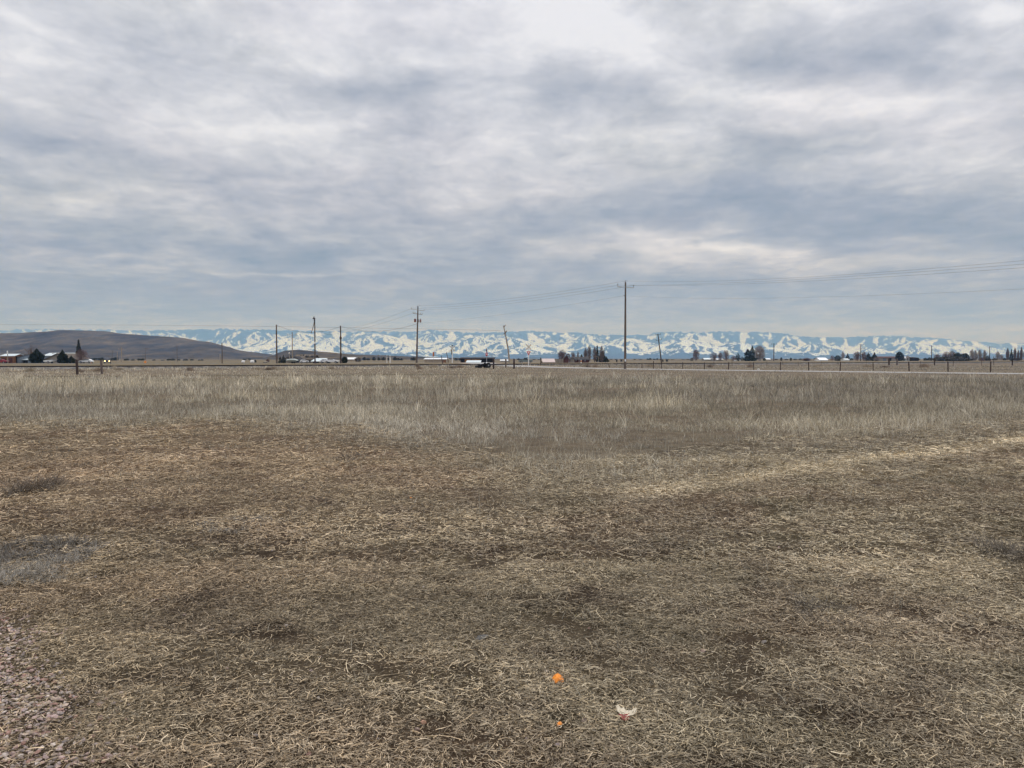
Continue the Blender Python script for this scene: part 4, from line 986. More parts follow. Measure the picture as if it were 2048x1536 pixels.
# by the house with dormers
conifer('spruce_tree', 561, 262, 712, 9, 'cone', 'left one of two dark spruces left of the house with dormers', 'spruce tree', n=600, seed=11)
conifer('spruce_tree', 567.5, 262, 710, 10, 'cone', 'right and taller one of two dark spruces left of the house with dormers', 'spruce tree', n=700, seed=12)
conifer('spruce_tree', 581.5, 285, 708, 7, 'cone', 'narrow dark spruce behind the pale crossarm pole', 'spruce tree', n=500, seed=13)
bush('round_bush', 689.5, 262, 713.5, 12, 'round dark green bush just right of the plain pole with the box', mat=M_fol, n=900, seed=14)
bush('low_bush', 511, 300, 719.5, 5, 'small dark bush behind the second white tank', mat=M_fol2, seed=15)
bush('low_bush', 536, 330, 718.5, 7, 'low reddish bush left of the two dark spruces', mat=M_barkpink, seed=16)
bush('low_bush', 716, 380, 715, 14, 'low brown bush right of the far white barn', mat=M_brush, seed=17)
# farm beyond the pinkish roof
bare_tree('bare_tree', 1124, 320, 699, 21, 'spreading bare tree behind the weathered board fence', mat=M_barkpink, seed=21, stems=4, twigs=520, thick=1.1)
bare_tree('bare_tree', 1146, 330, 703, 10, 'small bare tree between the board fence and the dark firs', mat=M_barkpink, seed=22, stems=2, twigs=260)
bare_tree('bare_tree', 1156, 325, 702.5, 6, 'slim bare sapling left of the tall bare trees', mat=M_bark, seed=23, twigs=160)
for k, (px, yt, w_, lb) in enumerate([(1170.5, 695, 9, 'leftmost of the tall bare trees beside the red-brown house'), (1177.5, 690.5, 12, 'highest of the tall bare trees, dense and upright beside the red-brown house'), (1189, 692, 10, 'third tall bare tree from the left beside the red-brown house'), (1203, 691, 14, 'rightmost and roundest of the tall bare trees beside the red-brown house')]):
    bare_tree('bare_tree', px, 318, yt, w_, lb, mat=M_bark, seed=25 + k, stems=2, twigs=520, thick=1.1, column=True, group='tall bare trees beside the red-brown house')
conifer('fir_tree', 1163, 330, 708.5, 13, 'cone', 'low dark fir left of the tall bare trees', 'fir tree', n=600, seed=31)
conifer('fir_tree', 1194, 335, 690.5, 13, 'spruce', 'tall ragged dark fir among the tall bare trees', 'fir tree', n=600, seed=32)
conifer('fir_tree', 1204, 328, 702, 19, 'cone', 'broad dark fir beneath the rightmost tall bare tree', 'fir tree', n=1300, seed=33)
conifer('fir_tree', 1212.5, 325, 713, 13, 'cone', 'low dark fir at the right end of the farm clump', 'fir tree', n=700, seed=34)
bush('dark_bush', 1136, 320, 707, 9, 'dark bushy mass beside the peak of the reddish shed', mat=M_bark, n=300, seed=35)
# right-hand tree belt
R = 500
bare_tree('bare_tree', 1391.5, R, 699, 15, 'lone pale bare tree left of the low farm bushes', mat=M_barkpink, seed=41, twigs=900, thick=1.0, group=None)
bush('round_bush', 1383, R, 716, 7, 'small dark bush at the foot of the lone pale bare tree', mat=M_brush, seed=42)
for k, (px, yt, w_, lb) in enumerate([(1427, 704.5, 17, 'wide low bare tree above the far pale roofs'), (1440, 705, 11, 'bare tree between the wide low one and the forked one'), (1451, 700, 16, 'forked bare tree left of the small dark evergreen'), (1467, 712, 13, 'faint low bare tree beside the small dark evergreen')]):
    bare_tree('bare_tree', px, R, yt, w_, lb, mat=M_barkpink, seed=44 + k, stems=3, twigs=700, thick=.8)
conifer('juniper_tree', 1475.5, R - 10, 706, 8.5, 'column', 'small dark evergreen in front of the white cottage', 'evergreen tree', n=500, seed=51)
conifer('juniper_tree', 1484, R, 713.5, 8, 'round', 'low dark round evergreen right of the white cottage', 'evergreen tree', n=400, seed=52)
conifer('cypress_tree', 1495, R, 698, 13, 'column', 'left and broader one of a pair of dark columnar evergreens', 'evergreen tree', n=1300, seed=53)
conifer('cypress_tree', 1504, R, 691.8, 9.5, 'column', 'right and taller one of a pair of dark columnar evergreens', 'evergreen tree', n=1100, seed=54)
bare_tree('bare_tree', 1518.5, R + 10, 691.5, 24, 'big round bare tree right of the pair of columnar evergreens', mat=M_barkpale, seed=55, stems=3, twigs=2200, thick=.9)
bush('round_bush', 1500, R - 15, 714.5, 28, 'low dark hedge under the pair of columnar evergreens', mat=M_fol, n=900, seed=56)
bush('round_bush', 1528, R + 60, 715.8, 6, 'lone small round tree left of the dark pole', mat=M_fol2, seed=57)
bush('low_bush', 1562, R + 60, 715, 4.5, 'tiny dark tree right of the dark pole', mat=M_fol2, seed=58)
bush('low_bush', 1581, R + 60, 715.6, 4.5, 'tiny pointed dark tree left of the thin mast', mat=M_fol2, seed=59)
bush('twiggy_bush', 1612, R, 715, 24, 'wide low bare thicket left of the bright white roof', mat=M_barkpink, n=1100, seed=60, twiggy=True)
conifer('round_tree', 1674.5, R, 711, 14, 'round', 'dark bushy round tree right of the bright white roof', 'tree', M_fol, n=900, seed=61)
bare_tree('bare_tree', 1664, R, 711, 10, 'small bare tree between the white roof and the dark bushy tree', mat=M_barkpink, seed=62, twigs=400)
bare_tree('bare_tree', 1685, R + 20, 702, 9, 'thin pale bare tree between the dark bushy tree and the pointed evergreen', mat=M_barkpale, seed=63, twigs=420, column=True)
conifer('juniper_tree', 1694.5, R, 706.5, 10, 'cone', 'pointed dark evergreen left of the dark pole with two crossarms', 'evergreen tree', n=700, seed=64)
bare_tree('bare_tree', 1713, R, 703, 16, 'mauve bare tree just left of the pole with two crossarms', mat=M_barkpink, seed=65, stems=3, twigs=800)
bare_tree('bare_tree', 1727, R, 703, 12, 'mauve bare tree just right of the pole with two crossarms', mat=M_barkpink, seed=66, stems=3, twigs=600)
conifer('round_tree', 1736, R, 705.5, 15, 'cone', 'brownish leafy tree left of the long low red roof', 'tree', M_fol2, n=800, seed=67)
conifer('round_tree', 1748, R, 704.5, 14, 'cone', 'dark leafy tree at the left end of the long low red roof', 'tree', M_fol, n=900, seed=68)
bush('straw_stack', 1752, R - 40, 713.5, 15, 'pale yellowish brush pile in front of the dark leafy tree', 'brush pile', mat=M_barkpale, n=700, seed=69, twiggy=True)
conifer('round_tree', 1798, R, 703.8, 16, 'round', 'large dark round tree at the right end of the long low red roof', 'tree', M_fol, n=1300, seed=70)
conifer('round_tree', 1806, R, 711, 9, 'cone', 'low dark tree leaning against the large round one', 'tree', M_fol, n=500, seed=71)
bare_tree('bare_tree', 1814, R, 711, 10, 'small pale bare tree in front of the white house', mat=M_barkpale, seed=72, stems=2, twigs=420)
bare_tree('bare_tree', 1873, R + 20, 708, 14, 'low bare tree at the left end of the long hedge', mat=M_barkpink, seed=73, stems=3, twigs=600)
bare_tree('bare_tree', 1891, R + 40, 703, 15, 'bare tree rising behind the left half of the hedge', mat=M_barkpink, seed=74, stems=3, twigs=700)
bare_tree('bare_tree', 1903, R + 40, 701.5, 16, 'bare tree rising behind the middle of the hedge', mat=M_barkpink, seed=75, stems=3, twigs=800)
bush('hedge', 1902, R - 20, 714, 72, 'long low grey-green hedge of shrubs left of the bare trees at the right', 'hedge', M_hedge, n=2600, seed=76)
bush('dark_bush', 1914, R, 706, 18, 'left hump of dark shrub on top of the long hedge', mat=M_fol2, n=700, seed=77)
bush('dark_bush', 1928, R, 707, 18, 'right hump of dark shrub on top of the long hedge', mat=M_fol2, n=800, seed=78)
for k, (px, yt, w_, lb) in enumerate([(1943, 697, 10, 'pale bare tree right after the long hedge'), (1950, 700, 9, 'second pale bare tree after the long hedge'), (1958, 698, 10, 'pale bare tree left of the small dark shed'), (1968, 699, 8, 'thin bare tree just left of the pole by the right edge'), (1994, 703, 10, 'low bare tree right of the pole by the right edge'), (2001, 709, 10, 'short bare tree left of the poplars')]):
    bare_tree('bare_tree', px, 540, yt, w_, lb, mat=M_barkpale, seed=80 + k, twigs=600, column=(k < 4), thick=.9)
conifer('round_tree', 1974.5, 535, 711.5, 9, 'round', 'small dark round tree at the foot of the pole near the right edge', 'tree', M_fol2, n=450, seed=88)
for k, (px, yt, w_) in enumerate([(2014, 695.5, 7), (2028.5, 694.5, 6), (2035, 699, 5), (2041.5, 692.5, 5.5), (2049, 694, 6), (2058, 696, 6), (2068, 695, 6)]):
    bare_tree('poplar_tree', px, 545, yt, w_, ['leftmost tall narrow bare poplar left of the dark conifer', 'narrow bare poplar right behind the dark conifer', 'short narrow bare poplar between two taller ones near the right edge', 'tallest narrow bare poplar near the right edge', 'narrow bare poplar cut by the right edge', 'narrow bare poplar outside the right edge', 'last narrow bare poplar outside the right edge'][k], 'poplar', M_bark, seed=90 + k, twigs=900, column=True, group='narrow poplars at the right edge')
conifer('conifer_tree', 2021.5, 520, 698.5, 11, 'spruce', 'dark ragged conifer between the narrow poplars near the right edge', 'conifer', M_fol2, n=700, seed=98)
bush('thicket', 2032, 525, 713, 30, 'dark brushy thicket under the poplars', mat=M_brush, n=1000, seed=99, twiggy=True)
# bushes at the foot of the big hill and far tree line: built once, then copied
ORD = ['first', 'second', 'third', 'fourth', 'fifth', 'sixth', 'seventh', 'eighth', 'ninth', 'tenth', 'eleventh', 'twelfth']
def nth(i): return ORD[i] if i < 12 else '%d%s' % (i + 1, {1: 'st', 2: 'nd', 3: 'rd'}.get((i + 1) % 10, 'th') if (i + 1) % 100 not in (11, 12, 13) else 'th')
def ordlab(i, n, what, where):
    return '%s, %s from %s %s' % (what, nth(i if i < n / 2 else n - 1 - i), 'left' if i < n / 2 else 'right', where)
def copies(protos, spots, label, group):
    for i, (px, yt, wpx, Y) in enumerate(spots):
        o = protos[i % len(protos)]
        c = o if i < len(protos) else o.copy()
        if c is not o: COL.objects.link(c)
        c.location = base(px, Y); h = P(px, yt, Y).z - c.location.z; w_ = wpx * Y / F
        c.scale = (w_ / 4, w_ / 4, h / 3); c['label'] = label(i, px, yt, wpx); c['group'] = group
def proto_bush(name, cat, mat, seed, n=160):
    pts = crown_points(3.0, 4.0, 'round', n, seed, 0.0); V, Fq = leafcloud(pts, np.full(n, .40), seed)
    o = mesh_np(name, V, Fq, mat, None, False); o['category'] = cat; return o
rq = random.Random(5)
sp1 = [(180, 716.5, 16, 600), (193, 716, 20, 640), (204, 715.2, 14, 640), (226, 716, 12, 620), (233, 714.6, 10, 620), (254, 717.2, 12, 600), (267, 718.6, 9, 600), (279, 717, 8, 600), (286, 717, 9, 600), (309, 719, 7, 600), (326, 719.5, 8, 600), (338, 717.6, 9, 600), (347, 717, 10, 600), (358, 718.2, 7, 600), (369, 718.6, 6, 600), (374, 718, 7, 600), (384, 718.3, 8, 600), (399, 719, 5, 600), (405, 718.6, 6, 600), (490, 717.8, 8, 800), (500, 717, 6, 800)]
copies([proto_bush('dark_bush', 'bush', M_fol2, 201), proto_bush('dark_bush', 'bush', M_fol, 202), proto_bush('dark_bush', 'bush', M_fol2, 203)], sp1, lambda i, px, yt, w_: ordlab(i, len(sp1), ('broad' if w_ > 12 else 'small' if w_ < 8 else 'middling') + ' low dark bush', 'in the row below the big hill'), 'dark bushes at the foot of the big hill')
sp2 = [(729, 714.5, 9, 700), (737, 716, 8, 700), (748, 714.2, 8, 650), (758, 715, 7, 650), (767, 714.6, 9, 650), (777, 716, 8, 650), (790, 714.2, 9, 650), (797, 716, 6, 650), (803, 716.5, 7, 650), (824, 715.4, 7, 650), (828, 714.8, 7, 600), (912, 716.6, 8, 600), (920, 716.2, 7, 600), (1004, 718, 8, 700), (1037, 717, 7, 800), (1043, 718, 8, 800), (1068, 718.2, 7, 900), (1078, 718.4, 8, 900), (1222, 718.4, 7, 900), (1232, 718.2, 7, 900), (1243, 718.6, 8, 900), (1269, 718, 5, 900), (1281, 718.6, 8, 900), (1295, 717, 5, 900), (1300, 716.6, 6, 900), (1308, 717.4, 6, 900), (1314, 716.8, 5, 900), (1322, 718.2, 9, 900), (1334, 718.4, 9, 900), (1345, 718.8, 8, 900), (1366, 718.8, 9, 900), (1376, 718.4, 9, 900), (1540, 717.2, 8, 800), (1552, 718, 8, 800), (1572, 718, 8, 800), (1590, 717.8, 9, 800), (1600, 717.4, 7, 800), (1630, 716.4, 8, 700), (1702, 716.8, 8, 700), (1826, 714.6, 7, 600), (1834, 716.6, 9, 600), (1850, 716, 9, 600), (1858, 715.4, 8, 600), (1936, 716, 9, 650), (1947, 716.4, 9, 650), (1964, 716, 8, 650), (1988, 716.8, 9, 650), (2008, 716, 8, 650)]
copies([proto_bush('distant_tree', 'tree', M_fol2, 204), proto_bush('distant_tree', 'tree', M_fol, 205)], sp2, lambda i, px, yt, w_: ordlab(i, len(sp2), ('taller' if yt < 716 else 'tiny') + ' dark tree', 'in the far broken tree line'), 'tiny trees of the far tree line')
b_ = bush('hilltop_tree', 595.5, 1700, 699.4, 3.2, 'lone tiny dark tree on the crest of the low hill', 'tree', M_fol, n=120, seed=206); b_.location.z = P(595, 700.9, 1700).z
b_.scale = (1, 1, .12)

# --------------------------------------------------------------- buildings
def house(name, px0, px1_, Y, yeave, yridge, label, wall, roof, depth=8.0, cat='house', gable='side', over=.3, windows=(), doors=(), chimneys=(), dz=0.0, rz=0.0, roofslide=0.0, ybase=None, group=None):
    """gable='side': ridge runs left-right and the roof slope faces us; 'front': the gable end faces us"""
    xc = (px0 + px1_) / 2; p = base(xc, Y); t = thing(name, p, label, cat, group, rz); k = Y / F
    hw_ = (px1_ - px0) / 2 * k; ze = P(xc, yeave, Y).z - p.z; zr = P(xc, yridge, Y).z - p.z
    w_ = MB()
    if gable == 'side': w_.prism([(-0, -.2), (depth, -.2), (depth, ze), (depth / 2, zr - .05), (0, ze)], -hw_, hw_, 'x')
    elif gable == 'shed': w_.prism([(-0, -.2), (depth, -.2), (depth, zr - .05), (0, ze)], -hw_, hw_, 'x')
    else: w_.prism([(-hw_, -.2), (hw_, -.2), (hw_, ze), (0, zr - .05), (-hw_, ze)], 0, depth)
    w_.build('wall', wall, t)
    r_ = MB(); th = .12
    if gable == 'side':
        s_ = (zr - ze) / (depth / 2); z1_ = ze - s_ * over
        for a_, b2 in (((-over, z1_ + .02), (depth / 2, zr + .02)), ((depth + over, z1_ + .02), (depth / 2, zr + .02))): r_.prism([a_, b2, (b2[0], b2[1] + th), (a_[0], a_[1] + th)], -hw_ - over, hw_ + over, 'x')
    elif gable == 'shed': r_.prism([(-over, ze - .05), (depth + over, zr + .05), (depth + over, zr + .05 + th), (-over, ze - .05 + th)], -hw_ - over, hw_ + over, 'x')
    else:
        s_ = (zr - ze) / hw_
        for sg in (-1, 1): r_.prism([(sg * (hw_ + over), ze - s_ * over + .02), (0, zr + .02), (0, zr + .02 + th), (sg * (hw_ + over), ze - s_ * over + .02 + th)], -over, depth + over)
    ro = r_.build('roof', roof, t)
    for (wx, wy0, wy1, ww) in windows:
        x = (wx - xc) * k; z0_, z1_ = P(wx, wy1, Y).z - p.z, P(wx, wy0, Y).z - p.z; w2 = ww * k / 2
        m_ = MB(); m_.box(x - w2, x + w2, -.05, -.01, z0_, z1_); fo = m_.build('window', M_white, t); m_ = MB(); m_.box(x - w2 * .8, x + w2 * .8, -.07, -.052, z0_ + .1, z1_ - .1); m_.build('pane', M_glass, fo)
    for (wx, wy0, ww, mt) in doors:
        x = (wx - xc) * k; z1_ = P(wx, wy0, Y).z - p.z; w2 = ww * k / 2; m_ = MB(); m_.box(x - w2, x + w2, -.06, -.012, 0.02, z1_); do_ = m_.build('door', mt, t)
    for (wx, yt_, ww) in chimneys:
        x = (wx - xc) * k; z1_ = P(wx, yt_, Y).z - p.z; m_ = MB(); m_.box(x - ww * k / 2, x + ww * k / 2, depth * .35, depth * .35 + .8, ze, z1_); m_.build('chimney', M_darkroof, ro)
    return t
house('barn', 2.5, 29.5, 265, 712.2, 708.3, 'brown board barn with pale green metal roof behind the slim lamp pole', M_barnwood, M_metalroof, 6, 'barn', doors=[(9, 716, 8, M_redbrown), (22, 716, 8, M_redbrown)])
house('barn_annex', 29.9, 38, 266, 714.5, 709.2, 'blue-grey end bay attached to the brown board barn', M_bluegrey, M_darkroof, 6, 'barn annex', doors=[(33, 712.5, 5, M_dark)], gable='shed')
house('lean_to_shed', 41, 57, 268, 719.6, 716.2, 'low lean-to shed with pale metal roof right of the brown barn', M_bluegrey, M_metalroof, 5, 'shed', gable='shed', doors=[(52, 720.5, 9, M_dark)])
house('long_house', 88, 147, 290, 711.6, 706.3, 'long low building with a pale blue metal roof behind the beige gable', M_bluegrey, M_metalroof, 9, 'building', chimneys=[(96, 706.2, 1.2), (99, 706.4, 1.0)])
house('gable_house', 91, 143, 262, 719.3, 707, 'beige house with its broad gable end facing the field', M_beige, M_brownroof, 12, 'house', gable='front', over=.5, windows=[(104, 718.5, 721.5, 3.5)])
t = house('dormer_house', 588, 625, 285, 718.6, 709.5, 'brown-roofed house with two small dormers', pmat('dark_brown_siding', (.07, .055, .045), .85), M_brownroof, 10, 'house', chimneys=[(597, 710.2, 1.6), (602, 709.2, 1.6)], windows=[(604, 719.5, 722.5, 2.5), (610, 719.5, 722.5, 2.5)], over=.5)
k_ = 285 / F
for px in (612.5, 623):
    x = (px - 606.5) * k_; m_ = MB(); zb = P(px, 715.7, 285).z - t.location.z; zt_ = P(px, 711.5, 285).z - t.location.z
    m_.prism([(x - .5, zb), (x + .5, zb), (x + .5, zb + .45), (x, zt_ - .1), (x - .5, zb + .45)], 1.2, 4.5); dm = m_.build('dormer', M_beige, t)
    m_ = MB()
    for sg in (-1, 1): m_.prism([(x + sg * .75, zb + .32), (x, zt_), (x, zt_ + .12), (x + sg * .75, zb + .44)], .9, 4.6)
    m_.build('dormer_roof', M_darkroof, dm); m_ = MB(); m_.box(x - .17, x + .17, 1.15, 1.19, zb + .1, zb + .55); m_.build('pane', M_glass, dm)
house('gable_cottage', 571, 577.5, 280, 720, 714, 'small cream gable end left of the narrow dark spruce', M_beige, M_darkroof, 6, 'house', gable='front', windows=[(574, 717.5, 719.5, 1.6)], over=.35)
house('gable_wing', 583.5, 598, 278, 719.2, 713.4, 'dark house wing with a pale gable triangle left of the dormers', M_beige, M_darkroof, 6, 'house wing', gable='front', doors=[(592, 719.5, 12, M_dark)], over=.5)
house('open_shed', 623.5, 645, 262, 723, 717.2, 'low tan shed with a pale blue-white roof behind the broken pole', M_tanwall, M_metalroof, 6, 'shed', gable='shed', doors=[(632, 723.6, 12, M_dark)], over=.3)
house('far_barn', 692.5, 709.5, 480, 718.8, 715.2, 'far white-roofed barn right of the round dark bush', M_tanwall, M_whiteroof, 12, 'barn')
house('tan_shed', 849, 892, 232, 718.8, 716.6, 'long tan shed with a thin bright white roof behind the amber marker', M_tanwall, M_whiteroof, 9, 'shed', over=.25, doors=[(889, 719, 6, M_barnwood)])
t = house('open_barn', 921, 987, 262, 717.0, 715.4, 'long low dark-roofed pole barn with orange-brown boards and a black open bay', M_dark, M_darkroof, 9, 'barn', gable='shed', over=.5)
x = lambda px: (px - 954) * 262 / F
m_ = MB(); m_.box(x(929), x(942), -.10, -.02, .1, P(935, 718.2, 262).z - t.location.z); m_.build('board_panel', pmat('orange_boards', (.30, .150, .065), .85, var=.2, scale=3), t)
m_ = MB(); m_.box(x(943), x(961), -.10, -.02, .1, P(935, 718.2, 262).z - t.location.z); m_.build('board_panel', bpy.data.materials['orange_boards'], t)
for px in (922, 929, 942.5, 961.5, 985.5): m_ = MB(); m_.box(x(px) - .12, x(px) + .12, -.35, -.12, -.2, P(935, 717.6, 262).z - t.location.z); m_.build('barn_post', M_poledark, t)
house('low_shed', 933, 960, 225, 725, 721.8, 'very low shed with sloping pale roof in front of the open barn', M_bluegrey, M_metalroof, 6, 'shed', gable='shed', over=.2)
house('distant_house', 1001, 1018, 420, 721.5, 719.5, 'far low pale building right of the open barn', M_bluegrey, M_whiteroof, 9, 'building', group=None)
house('pink_roof_building', 1085.5, 1110, 262, 724.6, 718.2, 'low building with a broad pinkish roof reaching almost to the ground', M_fence, M_pinkroof, 7, 'building', gable='shed', over=.1)
t = thing('board_fence', base(1119, 268), 'weathered tan board fence right of the pinkish roof', 'fence'); k_ = 268 / F
for i in range(9):
    m_ = MB(); xx_ = (-7.8 + i * 1.75) * k_; m_.box(xx_, xx_ + 1.6 * k_, 0, .05, 0, P(1119, 717.9 + random.uniform(-.2, .2), 268).z - t.location.z); m_.build('board_panel', M_fence, t)
for i in (0, 3, 6, 9):
    m_ = MB(); xx_ = (-7.9 + i * 1.75) * k_; m_.box(xx_ - .06, xx_ + .06, -.12, -.01, -.1, P(1119, 717.3, 268).z - t.location.z); m_.build('fence_post', M_postgrey, t)
house('reddish_shed', 1127, 1137.5, 285, 718, 712.5, 'small dark reddish shed with a steep gable right of the board fence', M_redbrown, M_darkroof, 6, 'shed', gable='front')
house('red_brown_house', 1140, 1177, 300, 719.5, 714.8, 'dark roofed red-brown house left of the tall bare trees', M_redbrown, M_darkroof, 9, 'house', windows=[(1145, 720.2, 722, 2.2), (1152, 720.2, 722, 2.2), (1170, 720.2, 722, 2.2)], over=.5)
house('house_porch', 1141.5, 1149, 292, 719, 715.3, 'grey-tan porch gable on the front of the red-brown house', M_fence, M_darkroof, 3, 'porch', gable='front')
t = thing('pipe_gantry', base(1167, 285), 'thin pale pipe frame standing before the tall bare trees', 'pipe frame'); k_ = 285 / F
for px in (1137.5, 1157.8, 1180.5, 1196.5): m_ = MB(); m_.tube([((px - 1167) * k_, 0, -.2), ((px - 1167) * k_, 0, P(px, 713.6, 285).z - t.location.z)], .09, 6); m_.build('leg', M_polelight, t)
m_ = MB(); m_.tube([((1137 - 1167) * k_, 0, P(1137, 714.5, 285).z - t.location.z), ((1197 - 1167) * k_, 0, P(1197, 713.3, 285).z - t.location.z)], .07, 6); m_.build('beam', M_polelight, t)
house('far_house', 1409, 1428, 520, 719, 716.5, 'far low house with pale roof under the wide low bare tree', M_beige, M_metalroof, 9, 'house', group=None)
house('far_house', 1433, 1446, 510, 719.2, 717, 'tiny far house with white roof left of the forked bare tree', M_beige, M_whiteroof, 8, 'house')
house('white_cottage', 1471, 1482, 505, 718.4, 716, 'small white-walled cottage behind the small dark evergreen', M_white, M_darkroof, 7, 'cottage', windows=[(1473.5, 718.8, 720.2, 1.6)])
house('far_house', 1533, 1541.5, 620, 718.8, 717, 'tiny far shed with bright roof left of the dark pole with one crossarm', M_tanwall, M_whiteroof, 8, 'shed')
house('white_shed', 1639, 1655, 500, 719.8, 715.8, 'low shed with a bright white roof left of the dark bushy tree', M_white, M_whiteroof, 9, 'shed')
house('far_house', 1689.5, 1698, 490, 719.6, 717.5, 'tiny pale house at the foot of the pointed dark evergreen', M_white, M_metalroof, 6, 'house')
house('long_house', 1753, 1793, 510, 715.4, 713.2, 'long low house with a dull red roof between dark trees', M_beige, M_redbrown, 10, 'house', doors=[(1780, 716.4, 4, M_dark), (1768, 716.4, 6, M_bluegrey)], over=.5)
house('white_house', 1813.5, 1824, 510, 716.5, 713.6, 'pale blue-white house right of the small pale bare tree', M_metalroof, M_whiteroof, 8, 'house', gable='front')
house('dark_shed', 1826, 1836, 505, 716, 714.5, 'dark open shed right of the pale blue-white house', M_dark, M_darkroof, 6, 'shed', gable='shed')
house('far_house', 1970, 1981.5, 545, 718.6, 715, 'small dark shed at the foot of the pole near the right edge', M_redbrown, M_darkroof, 8, 'shed')
t = thing('gate_frame', base(986, 215), 'thin dark overhead pipe gate from the stout posts to the yield sign', 'gate frame')
COL.objects.unlink(t); bpy.data.objects.remove(t)
YG = 158
t = thing('cattle_gate', base(1081.5, YG), 'dark upright pipe post with a thin crossbar right of the yield sign', 'pipe gate'); k_ = YG / F; zt = P(1081, 715.3, YG).z - t.location.z
m_ = MB(); m_.tube([(0, 0, -.2), (0, 0, zt)], .09, 8); m_.build('gate_post', M_poledark, t)
m_ = MB(); m_.tube([(-26 * k_, .2, zt - .06), (0, 0, zt - .06)], .022, 6); m_.build('crossbar', M_poledark, t)
m_ = MB(); m_.box(.09, .35, -.08, .08, P(1081, 725.5, YG).z - t.location.z, P(1081, 723, YG).z - t.location.z); m_.build('latch_box', M_poledark, t)

# --------------------------------------------------------------- vehicles and farm things
def vehicle(name, px, Y, L, Hh, label, cat, paint, heading=0.0, kind='car', lights=False):
    p = base(px, Y); t = thing(name, p, label, cat, None, heading); W = 1.8 if kind != 'trailer' else 2.2
    wr = .34 if kind == 'car' else .38
    if kind == 'car': body = [(-L/2, .35), (L/2, .35), (L/2, .75), (L/2 - .2, .9), (L*.28, .98), (-L*.40, 1.0), (-L/2, .85)]; cab = [(L*.26, .96), (L*.10, Hh), (-L*.26, Hh), (-L*.42, .98)]
    elif kind == 'pickup': body = [(-L/2, .45), (L/2, .45), (L/2, .95), (L*.22, 1.12), (-L/2, 1.12)]; cab = [(L*.20, 1.1), (L*.10, Hh), (-L*.12, Hh), (-L*.16, 1.1)]
    else: body = [(-L/2, .55), (L/2 - .3, .55), (L/2, 1.0), (L/2 - .1, Hh), (-L/2, Hh)]; cab = None
    m_ = MB(); m_.prism(body, -W / 2, W / 2); m_.build('body', paint, t, bevel=.05)
    if cab:
        m_ = MB(); m_.prism(cab, -W / 2 + .12, W / 2 - .12); cb_ = m_.build('cabin', paint, t, bevel=.04)
        g_ = [(x * .93 + .02, z - (.08 if z > 1.2 else -.02)) for x, z in cab]; m_ = MB(); m_.prism(g_, -W / 2 + .105, W / 2 - .105); m_.build('side_windows', M_glass, cb_)
        m_ = MB(); c0, c1 = Vector((cab[0][0] + .02, 0, cab[0][1] + .05)), Vector((cab[1][0] + .03, 0, cab[1][1] - .1)); m_.add([(c0.x, -W/2+.2, c0.z), (c0.x, W/2-.2, c0.z), (c1.x, W/2-.25, c1.z), (c1.x, -W/2+.25, c1.z)], [(0, 1, 2, 3)]); m_.build('windscreen', M_glass, cb_)
    for sx in ((1, -1) if kind != 'trailer' else (0,)):
        for sy in (1, -1):
            x, y = sx * L * .31, sy * (W / 2 - .02); m_ = MB(); m_.tube([(x, y - .1, wr), (x, y + .1, wr)], wr, 14); wo = m_.build('wheel', M_tyre, t)
            m_ = MB(); m_.tube([(x, y + sy * .101, wr), (x, y + sy * .12, wr)], wr * .55, 10); m_.build('hub_cap', M_hub, wo)
    for sy in (1, -1):
        if kind == 'trailer': continue
        m_ = MB(); m_.tube([(L/2 - .02, sy * .62, .78), (L/2 + .05, sy * .62, .78)], .16 if lights else .10, 10)
        m_.build('headlight', M_headlit if lights else M_hub, t)
    m_ = MB(); m_.box(L/2 - .0, L/2 + .06, -W/2 + .1, W/2 - .1, .38, .52); m_.build('bumper', M_dark, t) if kind != 'trailer' else None
    return t
M_headlit = pmat('lit_headlight', (1.0, .85, .45), .3, emit=6.0, emitc=(1.0, .72, .30, 1))
hd = math.radians(-64)
vehicle('pickup_truck', 215.5, 246, 5.2, 1.75, 'dark car coming towards us with both headlights lit, beyond the tracks', 'car', M_cardark, hd, 'pickup', True)
vehicle('parked_car', 173.5, 262, 4.4, 1.4, 'white car parked right of the mauve bare tree', 'car', M_carwhite, math.pi)
vehicle('parked_car', 609, 262, 2.9, 1.3, 'small white car roof in front of the house with dormers', 'car', M_carwhite, .3)
vehicle('parked_car', 651.5, 258, 3.6, 1.35, 'white car parked just right of the tan shed behind the broken pole', 'car', M_carwhite, 0)
vehicle('pickup_truck', 664, 256, 4.8, 1.35, 'white pickup left of the plain pole with the box', 'pickup truck', M_carwhite, 0, 'pickup')
vehicle('parked_car', 4, 262, 4.2, 1.3, 'dark red vehicle cut by the left edge beside the brown barn', 'car', M_carred, 0)
vehicle('stock_trailer', 101, 256, 3.2, 1.0, 'long low white trailer parked below the beige gable house', 'trailer', M_white, 0, 'trailer')
vehicle('delivery_van', 1051, 240, 4.4, 1.75, 'grey-green vehicle passing left of the yield sign', 'van', pmat('grey_green_paint', (.16, .20, .20), .4), math.pi, 'pickup')
